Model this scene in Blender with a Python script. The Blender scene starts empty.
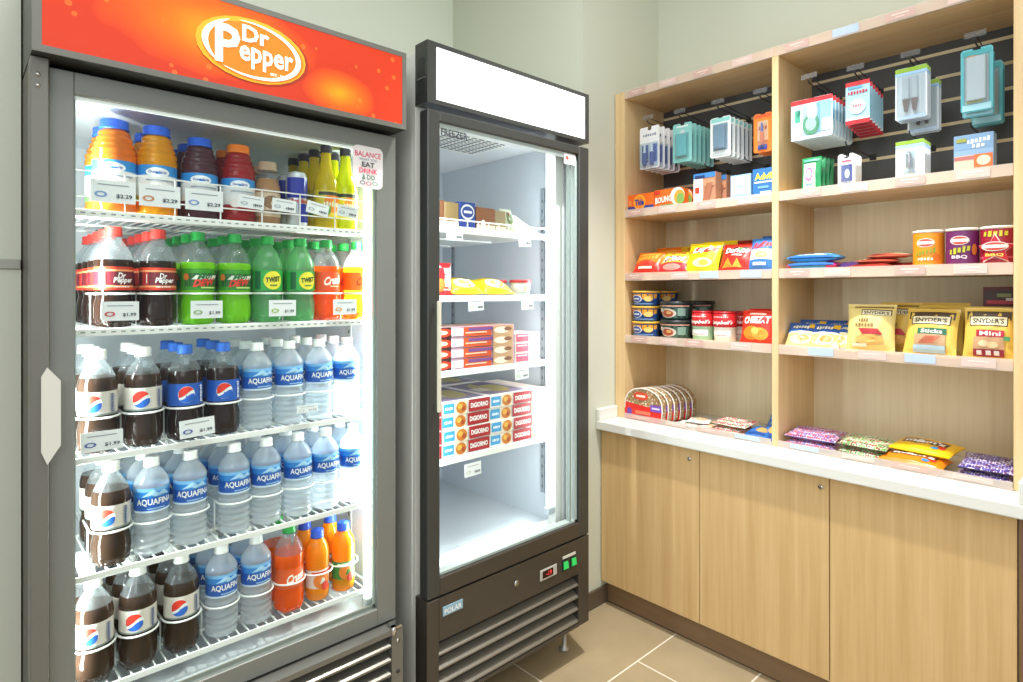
import bpy, bmesh, math, random
from math import sin, cos, pi, radians as R
from mathutils import Vector, Matrix
random.seed(7)
S = bpy.context.scene
COL = S.collection

# ------------------------------------------------------------------ camera, world, lights, exposure
cam = bpy.data.cameras.new('camera'); cam_o = bpy.data.objects.new('camera', cam); COL.objects.link(cam_o)
cam.sensor_width = 36.0; cam.lens = 600.93 / 1023 * 36.0
cam.shift_y = -(341 - 291.79) / 1023
cam.clip_start = .02
cam_o.location = (0, 0, 1.4374); cam_o.rotation_euler = (pi / 2, 0, -.7491)
S.camera = cam_o

w = bpy.data.worlds.new('world'); S.world = w; w.use_nodes = True
w.node_tree.nodes['Background'].inputs[0].default_value = (.90, .95, 1, 1)
w.node_tree.nodes['Background'].inputs[1].default_value = 1.06

def light(name, kind, loc, energy, size=.1, size_y=None, rot=(0, 0, 0), color=(1, 1, 1)):
    d = bpy.data.lights.new(name, kind); d.energy = energy; d.color = color
    if kind == 'AREA':
        d.shape = 'RECTANGLE' if size_y else 'DISK'; d.size = size
        if size_y: d.size_y = size_y
    else: d.shadow_soft_size = size
    o = bpy.data.objects.new(name, d); COL.objects.link(o); o.location = loc; o.rotation_euler = rot
    return o
sp_ = light('ceiling_downlight', 'SPOT', (1.60, .92, 3.3), 340, .04, color=(1, .98, .95)); sp_.data.spot_size = R(76); sp_.data.spot_blend = .6
light('ceiling_fill', 'AREA', (.7, .75, 3.35), 42, 1.6, 1.2, color=(.97, .99, 1))  # soft fill added overhead to brighten the alcove walls and appliance tops
light('lobby_panel', 'AREA', (-.9, -.7, 2.5), 26, 1.6, 1.2, rot=(R(62), 0, R(-58)), color=(.97, .99, 1))  # unseen fill added behind the camera to brighten the shelf interiors
light('cooler_tube_glow', 'AREA', (.925, 1.660, 1.19), 8.5, .02, 1.25, rot=(pi / 2, 0, R(58)), color=(.93, 1, .98))
light('cooler_left_glow', 'AREA', (.178, 1.654, 1.18), 14, .02, 1.24, rot=(pi / 2, 0, R(-58)), color=(.93, 1, .98))
light('freezer_strip_glow', 'AREA', (1.722, 1.640, 1.25), 5.0, .025, 1.3, rot=(pi / 2, 0, R(55)), color=(.88, .95, 1))
light('freezer_left_glow', 'AREA', (1.125, 1.62, 1.25), 5.5, .025, 1.3, rot=(pi / 2, 0, R(-50)), color=(.88, .95, 1))

S.view_settings.view_transform = 'Standard'; S.view_settings.look = 'None'
S.view_settings.exposure = -.25; S.view_settings.gamma = 1; S.view_settings.use_curve_mapping = False
S.cycles.use_denoising = True
S.cycles.max_bounces = 10; S.cycles.transparent_max_bounces = 28
S.cycles.diffuse_bounces = 5; S.cycles.glossy_bounces = 3; S.cycles.transmission_bounces = 6
S.cycles.sample_clamp_indirect = 6; S.cycles.caustics_reflective = False; S.cycles.caustics_refractive = False

# ------------------------------------------------------------------ materials
def lin(h):
    h = h.lstrip('#'); c = [int(h[i:i + 2], 16) / 255 for i in (0, 2, 4)]
    return tuple(x / 12.92 if x <= .04045 else ((x + .055) / 1.055) ** 2.4 for x in c) + (1,)
_M = {}
def M(h, rough=.45, metal=0, emit=0, coat=0, spec=.5):
    k = (h, rough, metal, emit, coat, spec)
    if k in _M: return _M[k]
    m = bpy.data.materials.new('paint_' + h.strip('#')); m.use_nodes = True
    b = m.node_tree.nodes['Principled BSDF']
    b.inputs['Base Color'].default_value = lin(h); b.inputs['Roughness'].default_value = rough
    b.inputs['Metallic'].default_value = metal; b.inputs['Coat Weight'].default_value = coat
    b.inputs['Specular IOR Level'].default_value = spec
    if emit:
        b.inputs['Emission Color'].default_value = lin(h); b.inputs['Emission Strength'].default_value = emit
    _M[k] = m
    return m
def nodes(name):
    m = bpy.data.materials.new(name); m.use_nodes = True
    nt = m.node_tree
    def N(t, **kw):
        n = nt.nodes.new(t)
        for a, v in kw.items():
            if a.startswith('i'):
                n.inputs[int(a[1:])].default_value = v
            else: setattr(n, a, v)
        return n
    return m, nt, N, nt.links.new, nt.nodes['Principled BSDF'], nt.nodes['Material Output']
def outer_fresnel(N, L, ior):
    """gloss on the outer face of a thin clear wall only (no total reflection from inside, as nothing refracts)"""
    fr = N('ShaderNodeFresnel', i0=ior); ge = N('ShaderNodeNewGeometry')
    sb = N('ShaderNodeMath', operation='SUBTRACT', i0=1.0); L(ge.outputs['Backfacing'], sb.inputs[1])
    ml = N('ShaderNodeMath', operation='MULTIPLY'); L(fr.outputs[0], ml.inputs[0]); L(sb.outputs[0], ml.inputs[1])
    return ml.outputs[0]
def clear(name, tint, body, amount, rough=.06, ior=1.4):
    """clear plastic or glass: see-through tint, a little milky body, fresnel gloss"""
    m, nt, N, L, b, out = nodes(name)
    tr = N('ShaderNodeBsdfTransparent', i0=lin(tint)); df = N('ShaderNodeBsdfDiffuse', i0=lin(body)); tl = N('ShaderNodeBsdfTranslucent', i0=lin(body))
    mx0 = N('ShaderNodeMixShader', i0=.5); L(df.outputs[0], mx0.inputs[1]); L(tl.outputs[0], mx0.inputs[2])
    mx1 = N('ShaderNodeMixShader', i0=amount); L(tr.outputs[0], mx1.inputs[1]); L(mx0.outputs[0], mx1.inputs[2])
    gl = N('ShaderNodeBsdfGlossy'); gl.inputs['Roughness'].default_value = rough
    mx2 = N('ShaderNodeMixShader'); L(outer_fresnel(N, L, ior), mx2.inputs[0]); L(mx1.outputs[0], mx2.inputs[1]); L(gl.outputs[0], mx2.inputs[2])
    L(mx2.outputs[0], out.inputs[0])
    return m
def liquid(name, col, tr=.45, see=0.0):
    """coloured drink behind clear plastic: diffuse + translucent under a clear coat"""
    m, nt, N, L, b, out = nodes(name)
    df = N('ShaderNodeBsdfDiffuse', i0=lin(col)); tl = N('ShaderNodeBsdfTranslucent', i0=lin(col))
    mx = N('ShaderNodeMixShader', i0=tr); L(df.outputs[0], mx.inputs[1]); L(tl.outputs[0], mx.inputs[2])
    t2 = N('ShaderNodeBsdfTransparent', i0=lin(col))
    m3 = N('ShaderNodeMixShader', i0=see); L(mx.outputs[0], m3.inputs[1]); L(t2.outputs[0], m3.inputs[2])
    gl = N('ShaderNodeBsdfGlossy'); gl.inputs['Roughness'].default_value = .08
    m2 = N('ShaderNodeMixShader'); L(outer_fresnel(N, L, 1.42), m2.inputs[0]); L(m3.outputs[0], m2.inputs[1]); L(gl.outputs[0], m2.inputs[2])
    L(m2.outputs[0], out.inputs[0])
    return m
def wood(name, c0, c1, sc=(26, 26, .9), rough=.45):
    m, nt, N, L, b, out = nodes(name)
    tc = N('ShaderNodeTexCoord'); mp = N('ShaderNodeMapping'); mp.inputs['Scale'].default_value = sc
    L(tc.outputs['Object'], mp.inputs[0])
    n1 = N('ShaderNodeTexNoise'); n1.inputs['Scale'].default_value = 1.6; n1.inputs['Detail'].default_value = 5; n1.inputs['Roughness'].default_value = .65
    L(mp.outputs[0], n1.inputs['Vector'])
    cr = N('ShaderNodeValToRGB'); cr.color_ramp.elements[0].position = .3; cr.color_ramp.elements[1].position = .7
    cr.color_ramp.elements[0].color = lin(c0); cr.color_ramp.elements[1].color = lin(c1)
    L(n1.outputs[0], cr.inputs[0]); L(cr.outputs[0], b.inputs['Base Color']); b.inputs['Roughness'].default_value = rough
    return m
def wallpaint(name, c):
    m, nt, N, L, b, out = nodes(name)
    b.inputs['Base Color'].default_value = lin(c); b.inputs['Roughness'].default_value = .85
    tc = N('ShaderNodeTexCoord'); n1 = N('ShaderNodeTexNoise'); n1.inputs['Scale'].default_value = 220; L(tc.outputs['Object'], n1.inputs['Vector'])
    bp = N('ShaderNodeBump'); bp.inputs['Strength'].default_value = .05; bp.inputs['Distance'].default_value = .002
    L(n1.outputs[0], bp.inputs['Height']); L(bp.outputs[0], b.inputs['Normal'])
    return m
def steel(name, c, rough=.35, sc=(2, 2, 160), metal=.75):
    m, nt, N, L, b, out = nodes(name)
    tc = N('ShaderNodeTexCoord'); mp = N('ShaderNodeMapping'); mp.inputs['Scale'].default_value = sc; L(tc.outputs['Object'], mp.inputs[0])
    n1 = N('ShaderNodeTexNoise'); n1.inputs['Scale'].default_value = 3; n1.inputs['Detail'].default_value = 3; L(mp.outputs[0], n1.inputs['Vector'])
    mr = N('ShaderNodeMapRange'); mr.inputs['To Min'].default_value = rough - .08; mr.inputs['To Max'].default_value = rough + .1
    L(n1.outputs[0], mr.inputs[0]); L(mr.outputs[0], b.inputs['Roughness'])
    b.inputs['Base Color'].default_value = lin(c); b.inputs['Metallic'].default_value = metal
    return m
def dotted(name, base, cols, scale, thr=.5, rough=.35):
    """candy wrapper print: small coloured dots over a base colour"""
    m, nt, N, L, b, out = nodes(name)
    tc = N('ShaderNodeTexCoord'); v = N('ShaderNodeTexVoronoi'); v.inputs['Scale'].default_value = scale; v.inputs['Randomness'].default_value = .45
    L(tc.outputs['Object'], v.inputs['Vector'])
    sep = N('ShaderNodeSeparateColor'); L(v.outputs['Color'], sep.inputs[0])
    cr = N('ShaderNodeValToRGB'); cr.color_ramp.interpolation = 'CONSTANT'
    el = cr.color_ramp.elements; el[0].color = lin(cols[0]); el[1].position = 1 / len(cols); el[1].color = lin(cols[1])
    for i, c in enumerate(cols[2:]):
        e = el.new((i + 2) / len(cols)); e.color = lin(c)
    L(sep.outputs[0], cr.inputs[0])
    lt = N('ShaderNodeMath', operation='LESS_THAN'); lt.inputs[1].default_value = thr; L(v.outputs['Distance'], lt.inputs[0])
    mx = N('ShaderNodeMix', data_type='RGBA'); L(lt.outputs[0], mx.inputs[0]); mx.inputs[6].default_value = lin(base); L(cr.outputs[0], mx.inputs[7])
    L(mx.outputs[2], b.inputs['Base Color']); b.inputs['Roughness'].default_value = rough
    return m

OAK = wood('oak_veneer', '#c6a26c', '#dabb86')
OAK_FRAME = wood('oak_edge', '#d6b581', '#e6ca9a')
OAK_DARK = wood('oak_inner', '#e4d3ac', '#f2e4c2', (30, 30, .8))
OAK_SHELF = wood('oak_shelf', '#cfb083', '#e2c69b', (26, .9, 26))
KICK = wood('brown_kick', '#7b6147', '#8d7356', (4, .6, 14), .5)
WALL = wallpaint('wall_paint', '#d0d4c4')
WALL2 = wallpaint('wall_paint_brightened', '#e4eadc')  # same paint as WALL, colour lightened to stand in for light in the alcove
CEIL = wallpaint('ceiling_paint', '#eceae4')
WHITE = M('#f2f2ee', .3); CORIAN = M('#e2e4de', .25)
WIRE = M('#f1f2ee', .35); LINER = M('#d8dde0', .4); LINERF = M('#cdd3da', .4)
BLACKM = M('#2b2b29', .4); DGREY = steel('dark_grey_metal', '#7a7972', .45, metal=.45); DGREY2 = steel('door_frame_metal', '#848782', .45, metal=.4)
FRZ = steel('freezer_black_metal', '#544f48', .34, (160, 2, 2), .55); FRZD = steel('freezer_door_metal', '#4e4f4d', .34, metal=.55)
CHROME = M('#c9c9c5', .25, 1); GASKET = M('#9aa09c', .5)
GLASS = clear('pane_glass', '#fbfefd', '#ffffff', 0.0, .0, 1.32)
PET = clear('clear_bottle_plastic', '#f3f7f8', '#eef4f7', .14, .07)
WATER = clear('water_bottle_plastic', '#f6fbfd', '#fafdff', .36, .07, 1.5)
TWISTP = clear('pale_green_plastic', '#c4f0c6', '#9fe6ac', .42, .07)
ACRYL = clear('acrylic_strip', '#fdfaf7', '#fbf4ee', .5, .15)
BLISTER = clear('blister_plastic', '#e3edf0', '#dfe9ee', .2, .08)
COLA = liquid('cola_liquid', '#2e1c14', .35, .06); DIETC = liquid('diet_cola_liquid', '#3a2a20', .35, .06)
DEW = liquid('lime_liquid', '#8fe81c', .5); CRUSHL = liquid('orange_liquid', '#ff6a12', .5); CRUSHL2 = liquid('light_orange_liquid', '#ff9416', .5)
AMBER = liquid('amber_juice', '#d9862c', .5); YELJ = liquid('yellow_juice', '#ffb60f', .5); PURP = liquid('purple_juice', '#5f3440', .45); REDJ = liquid('red_juice', '#c22c2c', .5)
COFFEE = liquid('coffee_milk', '#b98d64', .3); LEMON = liquid('lemon_drink', '#e5cd12', .5); LEMON2 = liquid('lime_drink', '#d2d812', .5); OJ = liquid('orange_juice', '#ffa30d', .45)
TUBE = M('#f4fffb', .4, 0, 2.2); STRIP = M('#f6fbff', .4, 0, 2.2)
PEPBLUE = '#1358b8'

# ------------------------------------------------------------------ mesh builder
_T = {}
def text_geo(s, bold=0.0, shear=0.0, space=1.0):
    k = (s, bold, shear, space)
    if k in _T: return _T[k]
    cu = bpy.data.curves.new('t', 'FONT'); cu.body = s; cu.size = 1; cu.offset = bold; cu.shear = shear; cu.resolution_u = 2; cu.space_character = space
    ob = bpy.data.objects.new('t', cu); me = bpy.data.meshes.new_from_object(ob)
    v = [(p.co.x, p.co.y) for p in me.vertices]; f = [tuple(p.vertices) for p in me.polygons]
    bpy.data.objects.remove(ob); bpy.data.meshes.remove(me); bpy.data.curves.remove(cu)
    x0, x1 = min(p[0] for p in v), max(p[0] for p in v); y0, y1 = min(p[1] for p in v), max(p[1] for p in v)
    v = [((x - x0) / (x1 - x0) - .5, (y - y0) / (y1 - y0) - .5) for x, y in v]
    _T[k] = (v, f, (x1 - x0) / (y1 - y0))
    return _T[k]

class MB:
    def __init__(s): s.v = []; s.f = []; s.fm = []; s.sm = []; s.mats = []
    def mi(s, m):
        if m not in s.mats: s.mats.append(m)
        return s.mats.index(m)
    def add(s, v, f, m, smooth=False):
        o = len(s.v); s.v += [tuple(p) for p in v]
        for i, q in enumerate(f):
            s.f.append(tuple(o + a for a in q)); s.fm.append(s.mi(m[i] if isinstance(m, list) else m)); s.sm.append(smooth)
        return s
    def box(s, x0, x1, y0, y1, z0, z1, m, bev=0, seg=1):
        if bev:
            bm = bmesh.new(); bmesh.ops.create_cube(bm, size=1)
            for p in bm.verts: p.co = Vector((x0 + (p.co.x + .5) * (x1 - x0), y0 + (p.co.y + .5) * (y1 - y0), z0 + (p.co.z + .5) * (z1 - z0)))
            bmesh.ops.bevel(bm, geom=bm.edges[:], offset=bev, segments=seg, affect='EDGES', profile=.5)
            bm.verts.index_update()
            s.add([p.co[:] for p in bm.verts], [[q.index for q in g.verts] for g in bm.faces], m); bm.free(); return s
        v = [(x, y, z) for z in (z0, z1) for y in (y0, y1) for x in (x0, x1)]
        return s.add(v, [(0, 2, 3, 1), (4, 5, 7, 6), (0, 1, 5, 4), (2, 6, 7, 3), (0, 4, 6, 2), (1, 3, 7, 5)], m)
    def prism(s, pts, axis, a, b, m, smooth=False):
        """2-D outline extruded along an axis: 'y' takes (x,z), 'x' takes (y,z), 'z' takes (x,y)"""
        n = len(pts)
        def q(p, t): return {'y': (p[0], t, p[1]), 'x': (t, p[0], p[1]), 'z': (p[0], p[1], t)}[axis]
        v = [q(p, a) for p in pts] + [q(p, b) for p in pts]
        return s.add(v, [tuple(range(n)), tuple(range(2 * n - 1, n - 1, -1))] + [(i, n + i, n + (i + 1) % n, (i + 1) % n) for i in range(n)], m, smooth)
    def lathe(s, prof, m, n=20, c=(0, 0, 0), smooth=True, caps=True):
        v = []; f = []; ms = []
        for r, z in prof:
            for i in range(n):
                a = 2 * pi * i / n; v.append((c[0] + r * sin(a), c[1] - r * cos(a), c[2] + z))
        for j in range(len(prof) - 1):
            for i in range(n):
                f.append((j * n + i, j * n + (i + 1) % n, (j + 1) * n + (i + 1) % n, (j + 1) * n + i)); ms.append(m[j] if isinstance(m, list) else m)
        if caps:
            f.append(tuple(range(n - 1, -1, -1))); ms.append(ms[0]); f.append(tuple((len(prof) - 1) * n + i for i in range(n))); ms.append(ms[-2])
        return s.add(v, f, ms, smooth)
    def tube(s, path, r, m, n=6, closed=False):
        P = [Vector(p) for p in path]; v = []; f = []; k = len(P)
        up = None
        for i, p in enumerate(P):
            t = (P[(i + 1) % k] - P[i - 1]) if closed else (P[min(i + 1, k - 1)] - P[max(i - 1, 0)])
            t.normalize()
            a = up if up is not None else Vector((0, 0, 1) if abs(t.z) < .9 else (1, 0, 0))
            b = t.cross(a); b.normalize(); a = b.cross(t); up = a
            for j in range(n):
                g = 2 * pi * j / n; v.append(p + a * (r * cos(g)) + b * (r * sin(g)))
        for i in range(k if closed else k - 1):
            for j in range(n):
                f.append((i * n + j, i * n + (j + 1) % n, ((i + 1) % k) * n + (j + 1) % n, ((i + 1) % k) * n + j))
        if not closed: f += [tuple(range(n - 1, -1, -1)), tuple((k - 1) * n + j for j in range(n))]
        return s.add(v, f, m, True)
    # --- flat print laid on a surface: surf(u, v, layer) -> point, u and v in 0..1
    def prints(s, items, surf, k0=1):
        for k, it in enumerate(items):
            t = it[0]; K = k0 + k
            if t == 'T':
                _, txt, u, v, wd, ht, m = it[:7]; o = it[7] if len(it) > 7 else {}
                if txt[0] == '~':                        # print too small to read: a row of little strokes
                    nn = int(txt[1:]); sl = o.get('slope', 0)
                    for i in range(nn):
                        c_ = u + ((i + .5) / nn - .5) * wd; q_ = wd / nn * (.40 if i % 3 else .33); h_ = ht * (.5 if i % 2 else .38); y_ = v + ((i + .5) / nn - .5) * sl
                        s.add([surf(x, y, K) for x, y in ((c_ - q_, y_ - h_), (c_ + q_ * .8, y_ - h_), (c_ + q_, y_ + h_), (c_ - q_ * .7, y_ + h_))], [(0, 1, 2, 3)], m)
                    continue
                g, f, asp = text_geo(txt, o.get('bold', .02), o.get('shear', 0), o.get('space', 1.0)); a = o.get('rot', 0); sk = o.get('slope', 0)
                q = [(u + x * wd * cos(a) - y * ht * sin(a), v + x * wd * sin(a) + y * ht * cos(a) + x * sk) for x, y in g]
                s.add([surf(x, y, K) for x, y in q], f, m)
            elif t in 'DA':
                _, u, v, ru, rv, m = it[:6]; a0 = it[6] if len(it) > 6 else 0; n = 24; pts = []; f = []
                inner = it[7] if t == 'A' else .5
                for rr in (inner, 1):
                    for i in range(n):
                        g = 2 * pi * i / n; x, y = ru * rr * cos(g), rv * rr * sin(g)
                        pts.append((u + x * cos(a0) - y * sin(a0), v + x * sin(a0) + y * cos(a0)))
                f = [(i, n + i, n + (i + 1) % n, (i + 1) % n) for i in range(n)]
                if t == 'D': f.append(tuple(range(n)))
                s.add([surf(x, y, K) for x, y in pts], f, m)
            elif t == 'R':
                _, u, v, wd, ht, m = it[:6]; sh = it[6] if len(it) > 6 else 0; n = 6; pts = []; f = []
                for j in range(n + 1):
                    for i in range(n + 1):
                        y = j / n - .5; pts.append((u + (i / n - .5) * wd + y * sh, v + y * ht))
                f = [(j * (n + 1) + i, j * (n + 1) + i + 1, (j + 1) * (n + 1) + i + 1, (j + 1) * (n + 1) + i) for j in range(n) for i in range(n)]
                s.add([surf(x, y, K) for x, y in pts], f, m)
            elif t == 'P':
                P = []
                for i, (x, y) in enumerate(it[1]):
                    x2, y2 = it[1][(i + 1) % len(it[1])]; P += [(x, y), ((x + x2) / 2, (y + y2) / 2)]
                cx_ = sum(p[0] for p in P) / len(P); cy_ = sum(p[1] for p in P) / len(P); n = len(P)
                q = [(cx_ + (x - cx_) * g, cy_ + (y - cy_) * g) for g in (.25, .5, .75, 1) for x, y in P]
                s.add([surf(x, y, K) for x, y in q], [tuple(range(n))] + [(j * n + i, (j + 1) * n + i, (j + 1) * n + (i + 1) % n, j * n + (i + 1) % n) for j in range(3) for i in range(n)], it[2])
            elif t == 'Q':                               # strips between two curves: lower and upper values over x
                lo, hi = it[1], it[2]; n = len(lo)
                s.add([surf(x, y, K) for x, y in lo] + [surf(x, y, K) for x, y in hi], [(i, i + 1, n + i + 1, n + i) for i in range(n - 1)], it[3])
        return s
    def xf(s, mat):
        s.v = [tuple(mat @ Vector(p)) for p in s.v]; return s
    def build(s, name, parent=None, world=False, kind=None, label=None):
        off = Vector(parent_loc(parent)) if (world and parent) else Vector((0, 0, 0))
        me = bpy.data.meshes.new(name); me.from_pydata([tuple(Vector(p) - off) for p in s.v], [], s.f)
        for m in s.mats: me.materials.append(m)
        me.polygons.foreach_set('material_index', s.fm); me.polygons.foreach_set('use_smooth', s.sm); me.update()
        o = bpy.data.objects.new(name, me); COL.objects.link(o)
        if parent: o.parent = parent
        if kind: o['kind'] = kind
        if label: o['label'] = label
        return o
def parent_loc(p):
    l = Vector((0, 0, 0))
    while p: l = l + p.location; p = p.parent
    return l
def flat(x0, x1, z0, z1, y, sgn=-1, step=.0006):
    return lambda u, v, k: (x0 + u * (x1 - x0), y + sgn * step * k, z0 + v * (z1 - z0))
def cyl(r, z0, z1, arc, step=.0006, r1=None):
    r1 = r if r1 is None else r1
    def f(u, v, k):
        a = (u - .5) * arc; rr = r + (r1 - r) * v + step * k
        return (rr * sin(a), -rr * cos(a), z0 + v * (z1 - z0))
    return f

# ------------------------------------------------------------------ scene objects
def tag(o, label, cat, group=None):
    o['label'] = label; o['category'] = cat
    if group: o['group'] = group
    return o
def thing(name, label, cat, loc=(0, 0, 0), rz=0, group=None):
    o = bpy.data.objects.new(name, None); COL.objects.link(o); o.location = loc; o.rotation_euler = (0, 0, rz)
    o.empty_display_size = .05
    return tag(o, label, cat, group)
def dup(o, loc=None, label=None, rot=None, parent=None, group=None):
    c = o.copy(); COL.objects.link(c)
    if parent is not None: c.parent = parent
    if loc is not None: c.location = loc
    if rot is not None: c.rotation_euler = rot
    if label: c['label'] = label
    if group: c['group'] = group
    for ch in list(o.children): dup(ch, parent=c)
    return c
ORD = ['first', 'second', 'third', 'fourth', 'fifth', 'sixth', 'seventh', 'eighth', 'ninth', 'tenth']
def struct(name, mb): return mb.build(name, kind='structure')

# ================================================================== ROOM
m, nt, N, L, b, out = nodes('floor_tile')
tc = N('ShaderNodeTexCoord'); mp = N('ShaderNodeMapping'); mp.inputs['Location'].default_value = (-1.5885, -1.0185, 0); L(tc.outputs['Object'], mp.inputs[0])
br = N('ShaderNodeTexBrick'); br.offset = .5; br.offset_frequency = 2
br.inputs['Scale'].default_value = 1; br.inputs['Brick Width'].default_value = .727; br.inputs['Row Height'].default_value = .3605; br.inputs['Mortar Size'].default_value = .0032; br.inputs['Mortar Smooth'].default_value = .1
br.inputs['Color1'].default_value = lin('#ad9b7b'); br.inputs['Color2'].default_value = lin('#a79474'); br.inputs['Mortar'].default_value = lin('#efe6d6')
L(mp.outputs[0], br.inputs['Vector'])
nz = N('ShaderNodeTexNoise'); nz.inputs['Scale'].default_value = 5; nz.inputs['Detail'].default_value = 6; L(tc.outputs['Object'], nz.inputs['Vector'])
mx = N('ShaderNodeMix', data_type='RGBA', blend_type='OVERLAY'); mx.inputs[0].default_value = .18; L(br.outputs[0], mx.inputs[6]); L(nz.outputs[0], mx.inputs[7])
L(mx.outputs[2], b.inputs['Base Color']); b.inputs['Roughness'].default_value = .38
FLOOR = m
YA, XB, XO, YB, HT = 1.748, 2.656, 2.061, 2.70, 3.4
struct('floor', MB().box(-2.2, XB + .1, -2.2, YB + .1, -.05, 0, FLOOR))
struct('ceiling', MB().box(-2.2, XB + .1, -2.2, YB + .1, HT, HT + .05, CEIL))
struct('wall_right', MB().box(XB, XB + .1, -2.2, YA + .05, 0, HT, WALL))
struct('wall_corner', MB().box(XO, XB, YA, YB, 0, HT, WALL))
struct('wall_back', MB().box(.113, XO, YB, YB + .1, 0, HT, WALL2))
struct('wall_left', MB().box(-2.2, .113, YA, YB, 0, HT, WALL))
struct('trim_1', MB().box(-2.2, .1125, YA - .006, YA, 1.488, 1.51, M('#a9aaa0', .6), .002))
struct('baseboard_corner', MB().box(XO, 2.2278, YA - .011, YA, 0, .082, M('#5d5142', .4), .002))

# ================================================================== BEVERAGE COOLER
CX0, CX1 = .1158, .9956
CYH, CYD = 1.5335, 1.591
cooler = thing('beverage_cooler', 'tall dark grey glass door drinks cooler with red and orange lit header', 'drinks cooler', ((CX0 + CX1) / 2, 1.9, 0))
def cp(mb, name, parent=cooler, **kw): return mb.build(name, parent, True, **kw)
yf = 1.618                                       # front of the cabinet body
BODYG = M('#4b4740', .5)
mb = MB()
mb.box(CX0, .150, yf, 2.28, .08, 1.915, BODYG).box(.963, CX1, yf, 2.28, .08, 1.915, BODYG)
mb.box(.150, .963, 2.25, 2.28, .08, 1.915, BODYG).box(.150, .963, yf, 2.25, 1.880, 1.915, BODYG).box(.150, .963, yf, 2.25, .08, .47, BODYG)
cp(mb, 'cabinet')
mb = MB()
mb.box(.150, .154, yf + .002, 2.25, .47, 1.88, LINER).box(.959, .963, yf + .002, 2.25, .47, 1.88, LINER)
mb.box(.154, .959, 2.245, 2.25, .47, 1.88, LINER).box(.154, .959, yf + .002, 2.245, .47, .475, LINER).box(.154, .959, yf + .002, 2.245, 1.875, 1.88, LINER)
cp(mb, 'liner', label='pale grey inner lining')
mb = MB().box(.33, .90, 2.215, 2.245, 1.50, 1.874, M('#c4cacc', .4), .004)
for i in range(5): mb.box(.42 + i * .1, .428 + i * .1, 2.2135, 2.215, 1.70, 1.708, M('#33383a'))
cp(mb, 'evaporator_panel')
for x in (.955,):
    mb = MB().box(x, x + .004, 1.80, 1.825, .48, 1.87, M('#b9c0be', .4))
    for i in range(34): mb.box(x - .0006, x, 1.809, 1.816, .5 + i * .04, .512 + i * .04, M('#3e4543'))
    cp(mb, 'shelf_standard')
cp(MB().box(CX0, .1465, 1.566, yf, .43, 1.9215, DGREY, .002), 'stile')
mb = MB()
for z in (1.885, 1.862): mb.tube([(.128, 1.566, z), (.128, 1.5635, z)], .004, CHROME, 10)
cp(mb, 'screw_heads')
# header with the lit sign
mb = MB()
z0, z1 = 1.9226, 2.1517
mb.box(CX0, CX1, CYH + .004, 2.2, z0, z1, M('#32332f', .4)).box(CX0, CX1, CYH, CYH + .004, z0, z0 + .014, DGREY).box(CX0, CX1, CYH, CYH + .004, z1 - .014, z1, DGREY)
mb.box(CX0, CX0 + .016, CYH, CYH + .004, z0 + .014, z1 - .014, DGREY).box(CX1 - .014, CX1, CYH, CYH + .004, z0 + .014, z1 - .014, DGREY)
header = cp(mb, 'header')
m, nt, N, L, b, out = nodes('lit_sign_print')
tc = N('ShaderNodeTexCoord')
def blob(cx, cz, sx, sz):
    mp = N('ShaderNodeMapping', vector_type='POINT'); mp.inputs['Scale'].default_value = (1 / sx, 0, 1 / sz)
    mp.inputs['Location'].default_value = (-(cx - cooler.location.x) / sx, 0, -cz / sz); L(tc.outputs['Object'], mp.inputs[0])
    ln = N('ShaderNodeVectorMath', operation='LENGTH'); L(mp.outputs[0], ln.inputs[0]); return ln.outputs['Value']
mn = N('ShaderNodeMath', operation='MINIMUM'); L(blob(.47, 2.055, .30, .13), mn.inputs[0]); L(blob(.78, 1.985, .13, .08), mn.inputs[1])
nz = N('ShaderNodeTexNoise'); nz.inputs['Scale'].default_value = 9; L(tc.outputs['Object'], nz.inputs['Vector'])
ad = N('ShaderNodeMath', operation='MULTIPLY_ADD'); L(nz.outputs[0], ad.inputs[0]); ad.inputs[1].default_value = .35; L(mn.outputs[0], ad.inputs[2])
cr = N('ShaderNodeValToRGB'); e = cr.color_ramp.elements; e[0].position = .2; e[0].color = lin('#f09a1c'); e[1].position = .60; e[1].color = lin('#e86a1a')
q = e.new(.95); q.color = lin('#d8461f'); q = e.new(1.0); q.color = lin('#cc3a1e')
L(ad.outputs[0], cr.inputs[0])
vo = N('ShaderNodeTexVoronoi'); vo.inputs['Scale'].default_value = 22; L(tc.outputs['Object'], vo.inputs['Vector'])
r2 = N('ShaderNodeValToRGB'); e = r2.color_ramp.elements; e[0].position = .0; e[0].color = (.25, .25, .25, 1); e[1].position = .16; e[1].color = (0, 0, 0, 1)
q = e.new(.13); q.color = (.35, .35, .35, 1); L(vo.outputs['Distance'], r2.inputs[0])
mx = N('ShaderNodeMix', data_type='RGBA'); L(r2.outputs[0], mx.inputs[0]); L(cr.outputs[0], mx.inputs[6]); mx.inputs[7].default_value = lin('#ff9a3c')
L(mx.outputs[2], b.inputs['Base Color']); L(mx.outputs[2], b.inputs['Emission Color']); b.inputs['Emission Strength'].default_value = .30; b.inputs['Roughness'].default_value = .25
cp(MB().box(CX0 + .016, CX1 - .014, CYH + .001, CYH + .0045, z0 + .014, z1 - .014, m), 'sign_panel', header, label='lit red and orange sign panel')
SW = M('#fff8f2', .4, 0, .85); SDK = M('#a5311a', .4, 0, .3); SYE = M('#f5ae2a', .4, 0, .3); SOR = M('#ef8420', .4, 0, .25)
mb = MB()
lx, lz, la, lb = .549, 2.037, .132, .077
fl = lambda u, v, k: (lx + u, CYH + .001 - .0007 * k, lz + v)
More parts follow.
